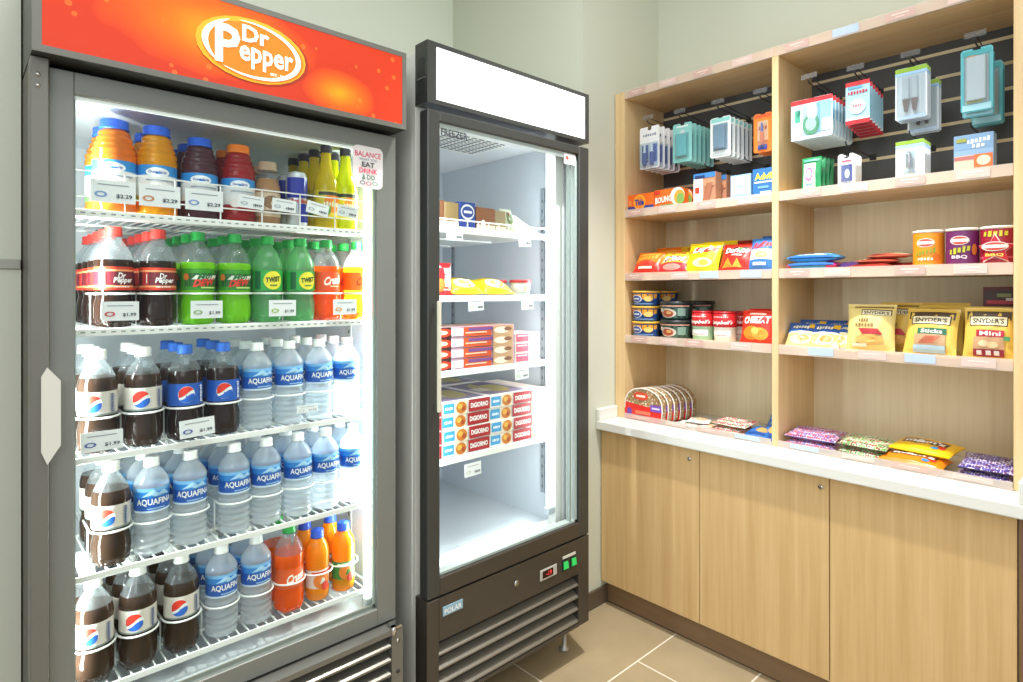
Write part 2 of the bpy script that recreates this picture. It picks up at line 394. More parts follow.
def crescent(mb, a, b_, da, db, t0, t1, m, k, n=48, w0=1.0, tilt=-.04):
    pts = []; f = []
    for i in range(n + 1):
        t = t0 + (t1 - t0) * i / n; wgt = sin(pi * i / n) ** .6 * w0
        for s_ in (0, 1):
            aa, bb = a - da * wgt * s_, b_ - db * wgt * s_
            x, y = aa * cos(t), bb * sin(t)
            pts.append(fl(x * cos(tilt) - y * sin(tilt), x * sin(tilt) + y * cos(tilt), k))
        if i < n: f.append((2 * i, 2 * i + 2, 2 * i + 3, 2 * i + 1))
    mb.add(pts, f, m)
mb.prints([('D', .004, -.002, la + .006, lb + .003, SDK), ('D', 0, .0, la + .002, lb + .001, SYE), ('D', .004, -.003, la - .008, lb - .007, SOR)], fl, 1)
crescent(mb, la - .012, lb - .008, .013, .009, -2.2, 1.9, SW, 5)
crescent(mb, la - .012, lb - .008, .014, .010, 2.1, 3.9, SW, 5)
B = dict(bold=.035)
mb.prints([('T', 'P', -.062, .000, .058, .094, SW, dict(bold=.025)), ('T', 'epper', .032, -.020, .134, .054, SW, dict(bold=.022)), ('T', 'Dr', .004, .0375, .066, .041, SW, dict(bold=.03)), ('T', 'EST. 1885', .062, -.049, .044, .007, SW)], fl, 6)
cp(mb, 'sign_lettering', header, label='white lettering inside a white and yellow oval ring')
# door
GX0, GX1, GZ0, GZ1 = .1923, .9316, .4875, 1.864
door = MB().box(.1474, GX0, CYD, 1.612, .4372, 1.912, DGREY2, .002).box(GX1, .9951, CYD, 1.612, .4372, 1.912, DGREY2, .002)
door.box(GX0 - .001, GX1 + .001, CYD, 1.612, GZ1, 1.912, DGREY2, .002).box(GX0 - .001, GX1 + .001, CYD, 1.612, .4372, GZ0, DGREY2, .002)
door = cp(door, 'door')
mb = MB().box(GX0, GX1, 1.606, 1.6105, GZ1 - .008, GZ1, M('#f6f8f6', .4, 0, .35)).box(GX0, GX1, 1.606, 1.6105, GZ0, GZ0 + .01, M('#8d8f88')).box(GX0, GX0 + .004, 1.606, 1.6105, GZ0, GZ1, GASKET).box(GX1 - .006, GX1, 1.606, 1.6105, GZ0, GZ1, M('#a9b5ad'))  # top gasket strip is no lamp; its brightness is a glow in the material
cp(mb, 'gasket', door)
cp(MB().box(GX0, GX1, 1.598, 1.602, GZ0, GZ1, GLASS), 'glass_pane', door)
hp = [(.133, 1.107), (.133, 1.262), (.143, 1.281), (.1655, 1.252), (.1655, 1.117), (.143, 1.080)]
cp(MB().prism(hp, 'y', 1.560, CYD, M('#dcdcd2', .35)), 'handle', door, label='white six sided plastic handle')
# sticker on the glass
pts = []
sx, sz, sw, sh = .899, 1.805, .05, .062
for q in range(4):
    for i in range(5):
        a = pi / 2 * (q + i / 4); pts.append((sx + math.copysign(sw - .018, cos(a + .001)) + .018 * cos(a), sz + math.copysign(sh - .018, sin(a + .001)) + .018 * sin(a)))
mb = MB().prism(pts, 'y', 1.5892, 1.5908, M('#f3efee', .4))
fs = flat(sx - sw, sx + sw, sz - sh, sz + sh, 1.5892)
PK, BK = M('#e0607a'), M('#4a4f58')
mb.prints([('T', 'BALANCE', .5, .80, .86, .13, PK), ('T', 'WHAT YOU', .5, .68, .6, .06, M('#9aa0a8')), ('T', 'EAT', .5, .56, .42, .12, BK), ('T', 'DRINK', .5, .41, .6, .12, PK), ('T', '& DO', .5, .26, .42, .12, M('#4f7f6a')),
           ('A', .3, .12, .09, .045, BK, 0, .7), ('A', .5, .11, .09, .045, M('#c05068'), 0, .7), ('A', .7, .12, .09, .045, M('#5d9a7d'), 0, .7)], fs)
cp(mb, 'sticker', door, label='white sticker with pink and grey lettering')
# lamp tube, grille, hinge
mb = MB().tube([(.921, 1.632, .512), (.921, 1.632, 1.86)], .0125, TUBE, 14)
tb = cp(mb, 'lamp_tube', label='glowing white vertical lamp tube')
cp(MB().box(.908, .934, 1.619, 1.645, .48, .512, M('#b5bab5', .4), .003), 'lamp_socket')
mb = MB().box(CX0, CX1, 1.575, 1.618, .06, .1, DGREY).box(CX0, CX0 + .03, 1.552, 1.618, .06, .43, DGREY).box(.957, CX1, 1.552, 1.618, .06, .43, DGREY).box(CX0 + .03, .957, 1.552, 1.618, .415, .43, DGREY).box(CX0 + .03, .957, 1.600, 1.618, .1, .415, M('#23221f'))
mb.tube([(.978, 1.552, .392), (.978, 1.5495, .392)], .006, CHROME, 10).tube([(.978, 1.552, .30), (.978, 1.5495, .30)], .006, BLACKM, 10)
gr = cp(mb, 'grille')
for i in range(7):
    z = .385 - i * .042
    cp(MB().prism([(1.552, z), (1.598, z + .028), (1.598, z + .020), (1.556, z - .006), (1.552, z - .006)], 'x', CX0 + .03, .955, steel('slat_metal', '#8b8a82', .35) if i == 0 else bpy.data.materials['slat_metal']), 'louvre_slat', gr)
mb = MB().prism([(.955, 1.55), (.99, 1.55), (.9956, 1.585), (.962, 1.585)], 'z', .431, .437, CHROME).tube([(.965, 1.556, .412), (.965, 1.556, .437)], .009, CHROME, 10)
cp(mb, 'hinge')

# shelves of the cooler
SZ = [1.623, 1.353, 1.064, .797, .535]
YS = 1.647; SX0, SX1 = .158, .95
def price_card(parent, x, z, wd=.062, ht=.036, rot=0, price='$1.99', logo='#d06a6a', y=YS - .008):
    mb = MB().box(-wd / 2, wd / 2, 0, .001, -ht / 2, ht / 2, M('#eef1f2', .35))
    f = flat(-wd / 2, wd / 2, -ht / 2, ht / 2, 0)
    mb.prints([('R', .5, .78, .7, .05, M('#9aa1a8')), ('A', .22, .35, .14, .13, M(logo), 0, .6), ('T', price, .74, .3, .36, .2, M('#39424a'))], f)
    mb.xf(Matrix.Translation((x, y, z)) @ Matrix.Rotation(rot, 4, 'Y'))
    return mb.build('price_card', parent, True)
for si, z in enumerate(SZ):
    mb = MB()
    n = 33
    for i in range(n):
        x = SX0 + .006 + (SX1 - SX0 - .012) * i / (n - 1); mb.box(x - .0016, x + .0016, YS, 2.2, z - .004, z, WIRE)
    for y in (1.75, 1.95, 2.15): mb.box(SX0, SX1, y, y + .005, z - .010, z - .004, WIRE)
    mb.box(SX0, SX1, YS - .004, YS, z - .014, z + .001, WIRE, .001).box(SX0, SX0 + .004, YS, 2.2, z - .012, z, WIRE).box(SX1 - .004, SX1, YS, 2.2, z - .012, z, WIRE)
    if si < 2:
        mb.box(SX0, SX1, YS - .006, YS - .004, z - .016, z - .001, WIRE)
        for i in range(40): mb.box(SX0 + .012 + i * .0195, SX0 + .021 + i * .0195, YS - .0066, YS - .006, z - .009, z - .006, M('#8b918f'))
    sh = cp(mb, 'shelf')
    if si == 0:
        mb = MB()
        for zz in (z + .088, z + .03): mb.box(SX0 + .03, SX1 - .01, YS - .008, YS - .005, zz - .0016, zz + .0016, WIRE)
        for i in range(8): mb.box(SX0 + .03 + i * .105, SX0 + .0325 + i * .105, YS - .008, YS - .005, z - .01, z + .088, WIRE)
        cp(mb, 'front_guard', sh)
        for x, lg, pr in ((.271, '#7b9bd0', '$2.29'), (.366, '#d08a5a', '$2.29'), (.465, '#7b9bd0', '$2.29')): price_card(sh, x, z + .045, .088, .052, 0, pr, lg, YS - .0105)
        for x, r_ in ((.58, .06), (.668, .06), (.765, .18), (.858, .1)): price_card(sh, x, z + .052, .066, .034, r_, '~5', '#a9b4bd', YS - .0105)
    if si == 1:
        for x, lg in ((.283, '#c9474c'), (.468, '#8cae6a'), (.66, '#a6c65a'), (.845, '#e09a4a')): price_card(sh, x, z + .04, .074, .044, 0, '$1.99', lg, YS - .02)
    if si == 2:
        for x, r_ in ((.248, .0), (.446, -.05)): price_card(sh, x, z + .036, .08, .044, r_, '$1.99', '#5566aa', YS - .02)
        price_card(sh, .73, z + .045, .06, .02, 0, '$1.99', '#c9ced2', YS - .02)

# ------------------------------------------------------------------ bottles
def soda_profile(r, h):
    return [(.70 * r, 0), (.93 * r, .035 * h), (r, .09 * h), (r, .22 * h), (.90 * r, .30 * h), (.92 * r, .34 * h), (.985 * r, .37 * h), (.985 * r, .60 * h), (r, .62 * h), (.985 * r, .67 * h),
            (.90 * r, .73 * h), (.74 * r, .79 * h), (.55 * r, .84 * h), (.40 * r, .875 * h), (.36 * r, .90 * h), (.36 * r, .92 * h)]
def water_profile(r, h):
    p = [(.75 * r, 0), (.95 * r, .02 * h)]
    for i in range(6): p += [(r, (.045 + i * .065) * h), (r, (.06 + i * .065) * h), (.92 * r, (.078 + i * .065) * h), (.92 * r, (.09 + i * .065) * h)]
    p += [(.97 * r, .45 * h), (.97 * r, .71 * h), (r, .722 * h), (.97 * r, .755 * h), (.84 * r, .80 * h), (.62 * r, .855 * h), (.42 * r, .89 * h), (.36 * r, .905 * h), (.36 * r, .925 * h)]
    return p
def bottle(name, label, cat, prof, mats, cap, lab, r, h, capr=None, capz=None, group=None, n=24):
    """root > bottle_body, cap, label; lab = (z0, z1, band material, prints, arc)"""
    t = thing(name, label, cat, group=group)
    mb = MB().lathe(prof, mats, n)
    for i in range(0 if name != 'soda_bottle' else 5):      # moulded feet of the base
        a = 2 * pi * (i + .5) / 5; mb.lathe([(.004, 0), (.014, .003), (.017, .02), (.01, .034)], mats[2] if isinstance(mats, list) else mats, 8, (.62 * r * sin(a), -.62 * r * cos(a), 0))
    mb.build('bottle_body', t)
    capr = capr or .43 * r; capz = capz or (.905 * h, h)
    mb = MB(); k = 20; hh = capz[1] - capz[0]
    mb.lathe([(capr * 1.06, 0), (capr * 1.06, hh * .15), (capr, hh * .2), (capr, hh * .9), (capr * .9, hh)], cap, k, (0, 0, capz[0]))
    for i in range(k): mb.box(-.0007, .0007, -capr - .0006, -capr + .001, capz[0] + hh * .22, capz[0] + hh * .85, cap) if i == 0 else None
    mb.build('cap', t)
    if lab:
        z0, z1, bm_, pr, arc, lr = lab
        mb = MB()
        rings = bm_ if isinstance(bm_, list) else [(0, 1, bm_)]
        for a, b_, mm in rings: mb.lathe([(lr + .0004, z0 + a * (z1 - z0)), (lr + .0004, z0 + b_ * (z1 - z0))], mm, 28, caps=False)
        mb.prints(pr, cyl(lr + .0004, z0, z1, arc), 1)
        mb.build('label', t)
    return t
def globe(u, v, ru, rv):
    red, wht, blu = M('#d8301f'), M('#f7f7f5'), M('#1b5fc0')
    xs_ = [-.95 + 1.9 * i / 20 for i in range(21)]
    c_ = lambda x: (1 - min(1, x * x)) ** .5 * .96
    y1 = lambda x: .10 + .40 * x + .13 * sin(2.9 * x); y2 = lambda x: -.26 + .30 * x + .15 * sin(2.9 * x)
    pt = lambda x, y: (u + x * ru * .97, v + y * rv)
    up = ([pt(x, min(c_(x), max(-c_(x), y1(x)))) for x in xs_], [pt(x, c_(x)) for x in xs_])
    dn = ([pt(x, -c_(x)) for x in xs_], [pt(x, max(-c_(x), min(c_(x), y2(x)))) for x in xs_])
    return [('D', u, v, ru, rv, wht), ('Q', up[0], up[1], red), ('Q', dn[0], dn[1], blu)]
RB, HB = .0405, .238
sp = soda_profile(RB, HB); wp = water_profile(.0395, .233)
def smat(liq, fill=9): return [liq if i < fill else PET for i in range(len(sp) - 1)]
z0L, z1L = .37 * HB, .60 * HB
WT = M('#fbfbf8', .4)
proto = {}
dpk, dpr = M('#6d1f2b', .35), M('#d23a22', .35)
proto['cherry'] = bottle('soda_bottle', 'x', 'soda bottle', sp, smat(COLA), M('#e2433b', .4), (z0L, z1L, [(0, .12, dpr), (.12, .2, M('#f2a06a')), (.2, .8, dpk), (.8, .88, M('#f2a06a')), (.88, 1, dpr)],
    [('R', .12, .5, .16, .6, M('#b8322c')), ('T', 'I', .16, .5, .02, .4, WT), ('T', 'Dr', .50, .62, .16, .26, WT, dict(shear=.2, bold=.03)), ('T', 'Pepper', .54, .40, .40, .30, WT, dict(shear=.2, bold=.03)), ('T', '~8', .5, .14, .3, .06, WT)], 2.6, .985 * RB), RB, HB)
gr_ = M('#2fae3a', .4)
proto['dew'] = bottle('soda_bottle', 'x', 'soda bottle', sp, smat(DEW), M('#23a84a', .4), (z0L, z1L, M('#37941f', .35),
    [('R', .5, .48, .9, .62, M('#1d5f2a')), ('D', .10, .62, .07, .16, M('#d9762c')), ('R', .56, .60, .56, .20, M('#dfe8d6'), .10), ('T', 'Mtn', .52, .64, .36, .24, M('#1b6b34'), dict(shear=.35, bold=.03, slope=.1)), ('T', 'DEW', .52, .36, .52, .34, M('#d93a26'), dict(shear=.35, bold=.045, slope=.1)), ('R', .6, .12, .34, .07, M('#bfe07a'))], 2.6, .985 * RB), RB, HB)
proto['twist'] = bottle('soda_bottle', 'x', 'soda bottle', sp, [TWISTP] * (len(sp) - 1), M('#23a84a', .4), (z0L, z1L, M('#2faf46', .35),
    [('R', .12, .5, .18, .9, M('#17663a')), ('D', .55, .5, .26, .46, M('#f0e23a')), ('T', 'TWIST', .55, .55, .40, .26, M('#1e4b2a'), dict(bold=.04, slope=.08)), ('R', .55, .26, .2, .06, M('#2c7f3a'))], 2.4, .985 * RB), RB, HB)
for nm, lq, lc, tcx in (('crush', CRUSHL, '#f2541b', '#fdf3e6'), ('crush_light', CRUSHL2, '#ff7d1c', '#b84a1a')):
    proto[nm] = bottle('soda_bottle', 'x', 'soda bottle', sp, smat(lq), M('#1f9d45', .4), (z0L, z1L, M(lc, .35),
        [('T', 'Crush', .55, .55, .56, .46, M(tcx), dict(shear=.3, bold=.045, slope=.16)), ('R', .60, .22, .3, .06, M('#fbd9a8'))], 2.4, .985 * RB), RB, HB)
proto['orange_soda'] = bottle('soda_bottle', 'x', 'soda bottle', sp, smat(CRUSHL), M('#23a84a', .4), (z0L - .02, z1L - .02, M('#f0602a', .35),
    [('T', 'Crush', .55, .55, .56, .46, M('#fdf3e6'), dict(shear=.3, bold=.045, slope=.16)), ('R', .60, .2, .3, .06, M('#fbd9a8'))], 2.4, .985 * RB), RB, HB)
proto['diet'] = bottle('soda_bottle', 'x', 'soda bottle', sp, smat(DIETC, 10), M('#f4f4f0', .4), (z0L, z1L, [(0, .07, M('#7c8a86')), (.07, 1, M('#d9d3c9', .3))], globe(.38, .5, .20, .38) + [('R', .76, .5, .025, .62, M('#8c93a5')), ('R', .84, .5, .06, .7, M('#b5b8bd'))], 2.4, .985 * RB), RB, HB)
proto['cola'] = bottle('soda_bottle', 'x', 'soda bottle', sp, smat(COLA, 10), M('#2a6bd0', .4), (z0L, z1L, M(PEPBLUE, .35), globe(.42, .5, .20, .38), 2.4, .985 * RB), RB, HB)
def vert_text(key, txt, m):       # lettering that runs up the label
    t = proto[key]; lb = [c for c in t.children if c.name.startswith('label')][0]
    mb = MB(); f = cyl(.985 * RB + .0004, z0L, z1L, 2.4)
    g, fc, _ = text_geo(txt, .03, 0)
    mb.add([f(.80 - y * .12, .5 + x * .78, 4) for x, y in g], fc, m)
    mb.build('label_lettering', lb)
vert_text('cola', 'pepsi', M('#eef2f6')); vert_text('diet', 'pepsi', M('#4a5f8c'))
zw0, zw1 = .455 * .233, .705 * .233
proto['water'] = bottle('water_bottle', 'x', 'water bottle', wp, WATER, M('#f6f7f5', .4), (zw0, zw1, [(0, .08, M('#cfe3f2')), (.08, .62, M('#165ab5', .35)), (.62, .86, M('#2f86d6', .35)), (.86, 1, M('#7bb8e6', .35))],
    [('T', 'AQUAFINA', .5, .42, .86, .30, WT, dict(bold=.02)), ('R', .52, .16, .4, .05, M('#9cc4ea')), ('P', [(.2, .66), (.45, .95), (.6, .74), (.7, .9), (.85, .66)], M('#a5d2f0'))], 2.5, .97 * .0395), .0395, .233)
# juice bottles on the top shelf: wide ribbed shoulders
def juice(key, liq, capm, labs, r=.046, h=.222):
    p = [(.85 * r, 0), (r, .02 * h), (r, .12 * h), (.97 * r, .14 * h), (.97 * r, .56 * h), (r, .58 * h), (r, .61 * h)]
    for i in range(4): p += [((.95 - .085 * i) * r, (.635 + i * .062) * h), ((.995 - .09 * i) * r, (.655 + i * .062) * h), ((.985 - .095 * i) * r, (.682 + i * .062) * h)]
    p += [(.58 * r, .885 * h), (.55 * r, .92 * h)]
    proto[key] = bottle('juice_bottle', 'x', 'juice bottle', p, liq, capm, (.15 * h, .55 * h, labs[0], labs[1], 2.4, .97 * r), r, h, .64 * r, (.895 * h, h))
BLC = M('#2462d8', .4)
def oslab(fruit, base, mid):
    return ([(0, .16, base), (.16, .72, M('#eef0ee', .4)), (.72, 1, M('#2f8fd8', .35))],
            [('D', .42, .80, .24, .13, M('#f4f7fa')), ('T', 'Ocean Spray', .42, .80, .36, .1, M('#2b50a8')), ('D', .62, .22, .26, .2, fruit), ('D', .3, .2, .12, .14, mid), ('R', .5, .58, .6, .04, M('#9aa6b4'))])
juice('amber', AMBER, BLC, oslab(M('#e2552c'), M('#58b04a'), M('#f0a93a')))
juice('yellow', YELJ, BLC, oslab(M('#f28a1c'), M('#fbb51c'), M('#ffc84a')))
juice('purple', PURP, BLC, oslab(M('#c93a3c'), M('#7d2f4a'), M('#8cab4a')), .044, .21)
juice('red', REDJ, M('#f58220', .4), oslab(M('#d23a3a'), M('#b32a2e'), M('#e9e4de')), .044, .208)
proto['coffee'] = bottle('coffee_bottle', 'x', 'coffee bottle', [(.030, 0), (.034, .006), (.034, .105), (.026, .125), (.023, .135), (.023, .15)], [COFFEE, COFFEE, COFFEE, PET, PET], M('#b99f86', .3), (.02, .085, M('#d8c3a6', .4),
    [('D', .5, .6, .3, .28, M('#8d6a4a')), ('R', .5, .2, .6, .1, M('#6d4b33'))], 2.2, .034), .034, .172, .0245, (.148, .172))
proto['can'] = (lambda t: t)(thing('energy_drink_can', 'x', 'energy drink can'))
silver, blue_ = M('#d7dce2', .3, .6), M('#20309c', .3)
MB().lathe([(.024, 0), (.0295, .006), (.0295, .142), (.025, .151), (.024, .153)], silver, 24).build('can_body', proto['can'])
mb = MB(); f = cyl(.0296, .008, .14, 2.6)
mb.prints([('R', .5, .76, 1.0, .44, blue_), ('R', .72, .22, .5, .40, blue_, -.06), ('T', 'Red Bull', .5, .48, .6, .09, M('#d12a2a'), dict(bold=.03))], f)
mb.build('can_print', proto['can'])
MB().lathe([(.023, .153), (.0235, .1545), (.022, .1545)], CHROME, 20).build('can_lid', proto['can'])
lemon_p = [(.033, 0), (.036, .006), (.036, .12), (.033, .14), (.025, .162), (.0185, .178), (.0155, .20), (.0145, .225), (.0145, .232)]
for key, lq, c in (('lemon', LEMON, '#2b2530'), ('limeade', LEMON2, '#2b2530')):
    proto[key] = bottle('lemonade_bottle', 'x', 'lemonade bottle', lemon_p, lq, M(c, .4), (.03, .112, M('#e5cf3a' if key == 'lemon' else '#d9d02a', .4), [('D', .55, .55, .32, .36, M('#f0881c')), ('D', .3, .3, .16, .2, M('#5ba53a')), ('R', .5, .88, .9, .12, M('#2f3a2a')), ('T', '~7', .5, .5, .6, .16, M('#f7f2d8'))], 2.4, .036), .036, .248, .0165, (.226, .248))

DESC = {'cherry': 'red-capped dark cola bottle with maroon label', 'dew': 'green-capped bright lime soda bottle', 'twist': 'pale green soda bottle with yellow lemon label', 'crush': 'deep orange soda bottle with green cap', 'crush_light': 'light orange soda bottle with green cap',
        'orange_soda': 'green-capped orange soda bottle', 'diet': 'white-capped diet cola bottle with pale label', 'cola': 'blue-capped cola bottle with blue label', 'water': 'clear water bottle with blue label', 'amber': 'wide amber juice bottle with blue cap', 'yellow': 'wide yellow juice bottle with blue cap',
        'purple': 'purple juice bottle with blue cap', 'red': 'red juice bottle with orange cap', 'coffee': 'small brown coffee bottle', 'can': 'slim blue and silver drink can', 'lemon': 'yellow glass lemonade bottle', 'limeade': 'yellow-green glass lemonade bottle', 'oj': 'small orange juice bottle, white label, blue cap', 'oj_green': 'small orange juice bottle, green label, blue cap'}
GRP = {'soda_bottle': 'soda bottles in the drinks cooler', 'water_bottle': 'water bottles in the drinks cooler', 'juice_bottle': 'juice bottles in the drinks cooler', 'lemonade_bottle': 'glass lemonade bottles on the top cooler shelf', 'coffee_bottle': 'coffee bottles on the top cooler shelf', 'energy_drink_can': 'slim cans on the top cooler shelf'}
op = [(.026, 0), (.033, .006), (.034, .03), (.030, .06), (.031, .085), (.034, .10), (.034, .135), (.030, .155), (.020, .172), (.0165, .178), (.0165, .186)]
for key, c in (('oj', '#e8e3da'), ('oj_green', '#3f8a3c')):
    proto[key] = bottle('juice_bottle', 'x', 'juice bottle', op, OJ, M('#2a53c8', .4), (.022, .09, M(c, .4), [('D', .5, .55, .34, .34, M('#f0822a')), ('R', .5, .86, .8, .16, M('#d8452a') if key == 'oj' else M('#d9e6cc')), ('D', .62, .3, .16, .2, M('#d23b2a'))], 2.3, .0325), .034, .20, .0185, (.178, .20))
lanes = [
    [.283, .372, .470, .566, .640, .722, .815, .878],
    [.281, .374, .465, .556, .643, .738, .818, .922],
    [.249, .342, .435, .527, .615, .705, .795, .884],
    [.276, .360, .447, .555, .640, .731, .815, .905],
    [.241, .331, .427, .523, .613, .705, .790, .873]]
plan = [
    [('amber', 2), ('yellow', 2), ('purple', 3), ('red', 2), ('coffee', 2), ('can', 2), ('lemon', 4), ('limeade', 3)],
    [('cherry', 5), ('cherry', 5), ('dew', 4), ('dew', 4), ('twist', 4), ('twist', 4), ('crush', 4), ('crush_light', 4)],
    [('diet', 3), ('diet', 3), ('cola', 3), ('cola', 3), ('water', 3), ('water', 3), ('water', 3), ('water', 3)],
    [('diet', 3), ('water', 3), ('water', 3), ('water', 3), ('water', 3), ('water', 3), ('water', 3), ('water', 3)],
    [('diet', 3), ('diet', 3), ('diet', 3), ('water', 3), ('water', 3), ('orange_soda', 2), ('oj', 2), ('oj_green', 2)]]
SHN = ['top', 'second', 'third', 'fourth', 'bottom']
used = set()
def put(key, loc, label, rz=0.0):
    p = proto[key]; g = GRP[p.name.split('.')[0]]
    if key not in used:
        used.add(key); o = p; o.location = loc; o.rotation_euler = (0, 0, rz); o['label'] = label; o['group'] = g
        return o
    return dup(p, loc, label, (0, 0, rz), group=g)
for si in range(5):
    for li, (key, n) in enumerate(plan[si]):
        x = lanes[si][li]
        for k in range(n):
            if si == 0:
                dy = {'amber': .096, 'yellow': .096, 'purple': .092, 'red': .092, 'coffee': .07, 'can': .063, 'lemon': .078, 'limeade': .078}[key]
                y = YS + .003 + dy / 2 + k * dy; x_ = x
            else: y = 1.694 + k * .086; x_ = min(x, .918)
            row = 'front-row' if k == 0 else ORD[k] + '-row'
            put(key, (x_, y, SZ[si] + .0005), f'{row} {DESC[key]}, lane {li + 1} from left on {SHN[si]} shelf', random.uniform(-.10, .10) + ({'cherry': .14, 'water': .08, 'dew': .06}.get(key, -.04) if si else .0))
# wire loops that hold the front bottles
for si in range(1, 5):
    sh = [c for c in cooler.children if c.name.startswith('shelf') and not c.name.startswith('shelf_s')][si]
    base = None
    for li in range(8):
        x = min(lanes[si][li], .918)
        if base is None:
            mb = MB(); zz = SZ[si] + (.083 if si > 1 else .080)
            mb.tube([(-.0435, .09, .0)] + [(-.0435 * cos(pi * i / 12), -.0435 * sin(pi * i / 12), 0) for i in range(13)] + [(.0435, .09, 0)], .0026, WIRE, 6)
            mb.tube([(-.0435, .02, 0), (-.0435, .02, -(zz - SZ[si]))], .002, WIRE, 5)
            base = mb.build('bottle_ring', sh); base.location = Vector((x, 1.694, zz)) - parent_loc(cooler)
        else:
            c = base.copy(); COL.objects.link(c); c.parent = sh; c.location = Vector((x, 1.694, zz)) - parent_loc(cooler)

# ================================================================== DISPLAY FREEZER
FX0, FX1, FY = 1.0677, 1.838, 1.528
frz = thing('display_freezer', 'black framed glass door display freezer with blank white lit header', 'freezer', ((FX0 + FX1) / 2, 1.95, 0))
def fp(mb, name, parent=frz, **kw): return mb.build(name, parent, True, **kw)
BODYW = M('#dcded6', .4)
mb = MB().box(FX0, 1.108, 1.594, 2.45, .14, 2.19, BODYW).box(1.783, FX1, 1.594, 2.45, .14, 2.19, BODYW).box(1.108, 1.783, 2.41, 2.45, .14, 2.19, BODYW)
mb.box(1.108, 1.783, 1.60, 2.41, 2.03, 2.19, BODYW).box(1.108, 1.783, 1.60, 2.41, .14, .505, BODYW)
fp(mb, 'cabinet', label='pale grey painted cabinet body')
mb = MB().box(1.108, 1.113, 1.60, 2.41, .505, 2.03, LINERF).box(1.768, 1.783, 1.60, 2.41, .505, 2.03, LINERF).box(1.113, 1.768, 2.40, 2.41, .505, 2.03, LINERF)
mb.box(1.113, 1.768, 1.60, 2.40, .505, .512, M('#c9ced3', .4)).box(1.113, 1.768, 1.60, 2.40, 2.02, 2.03, M('#e9ecee', .4)).box(1.113, 1.768, 1.602, 1.66, .512, .53, WHITE, .003)
fp(mb, 'liner', label='pale blue grey inner lining')
mb = MB()
for i in range(8):
    for j in range(11):
        x = 1.33 + i * .036; y = 1.74 + j * .022; mb.box(x, x + .024, y, y + .009, 2.0185, 2.0199, M('#4a4e52'))
mb.box(1.31, 1.63, 1.725, 1.995, 2.0196, 2.0200, WHITE)
fp(mb, 'ceiling_vent', label='white vent panel with dark slots')
for x in (1.7675,):
    for y in (1.70, 2.30):
        mb = MB().box(x - .006, x, y, y + .02, .62, 1.86, M('#8d949a', .4))
        for i in range(30): mb.box(x - .0066, x - .006, y + .007, y + .013, .64 + i * .04, .652 + i * .04, M('#4b5054'))
        fp(mb, 'shelf_standard')
# header
hz0, hz1 = 2.0218, 2.2141
mb = MB().box(FX0, FX1, FY + .004, 1.594, hz0, hz1, FRZD)
mb.box(FX0, FX0 + .034, FY, FY + .004, hz0, hz1, FRZD).box(FX1 - .024, FX1, FY, FY + .004, hz0, hz1, FRZD).box(FX0 + .034, FX1 - .024, FY, FY + .004, hz0, hz0 + .014, FRZD).box(FX0 + .034, FX1 - .024, FY, FY + .004, hz1 - .014, hz1, FRZD)
mb.box(FX0 - .0012, FX0, FY + .016, FY + .05, hz0 + .03, hz1 - .05, M('#2a2b2b')).box(FX0 - .003, FX0, FY + .01, FY + .05, hz0 + .075, hz0 + .08, CHROME)
hd = fp(mb, 'header')
fp(MB().box(FX0 + .034, FX1 - .024, FY + .001, FY + .005, hz0 + .014, hz1 - .014, M('#f8fbff', .3, 0, .8)), 'sign_panel', hd, label='blank white backlit panel')
# door
fx0, fx1, fz0, fz1 = 1.1165, 1.780, .5433, 1.9704
dz0, dz1 = .4852, 2.0025
mb = MB().box(FX0 + .002, fx0, FY, 1.573, dz0, dz1, FRZD, .003).box(fx1, FX1, FY, 1.573, dz0, dz1, FRZD, .003)
mb.box(fx0 - .001, fx1 + .001, FY, 1.573, fz1, dz1, FRZD, .003).box(fx0 - .001, fx1 + .001, FY, 1.573, dz0, fz0, FRZ, .003)
fd = fp(mb, 'door')
fp(MB().box(fx0, fx1, FY + .008, FY + .012, fz0, fz1, GLASS), 'glass_pane', fd)
mb = MB().box(fx0, fx0 + .004, FY + .013, 1.572, fz0, fz1, M('#b8bfc0')).box(fx1 - .012, fx1, FY + .013, 1.572, fz0, fz1, M('#c3cccb', .3)).box(fx0, fx1, FY + .013, 1.572, fz1 - .012, fz1, M('#d4dada')).box(fx0, fx1, FY + .013, 1.572, fz0, fz0 + .008, M('#c6cecb')).box(fx1 - .040, fx1 - .032, FY + .014, FY + .03, fz0, fz1, M('#9da9a6'))
fp(mb, 'gasket', fd)
mb = MB(); mb.box(1.086, 1.098, 1.494, 1.506, 1.067, 1.409, M('#d8d4bf', .35), .003).box(1.088, 1.096, 1.503, FY + .001, 1.075, 1.09, CHROME).box(1.088, 1.096, 1.503, FY + .001, 1.385, 1.40, CHROME)
fp(mb, 'handle', fd, label='cream vertical bar handle')
mb = MB(); mb.prints([('T', 'FREEZER', .5, .5, .95, .9, M('#3a3f44'), dict(bold=.03))], flat(1.122, 1.235, 1.930, 1.955, FY + .008), 1)
fp(mb, 'door_lettering', fd, label='dark FREEZER lettering')
mb = MB().box(1.70, 1.765, FY + .0065, FY + .0075, 1.925, 1.965, M('#f2eeee')); mb.prints([('D', .25, .6, .14, .2, M('#d9584c')), ('R', .65, .65, .4, .12, M('#e3a59f')), ('R', .6, .3, .6, .1, M('#b9b9bd'))], flat(1.70, 1.765, 1.925, 1.965, FY + .0065))
fp(mb, 'sticker', fd, label='small white and red sticker')
# white jamb with the lamp strip
mb = MB().box(1.725, 1.768, 1.602, 1.64, .53, 2.02, WHITE)
fp(mb, 'jamb')
mb = MB().box(1.690, 1.720, 1.606, 1.626, .60, 1.99, STRIP, .006)
fp(mb, 'lamp_strip', label='glowing white vertical lamp strip')
fp(MB().box(1.686, 1.724, 1.604, 1.630, .57, .60, M('#c9d0da', .4), .004), 'lamp_cap')
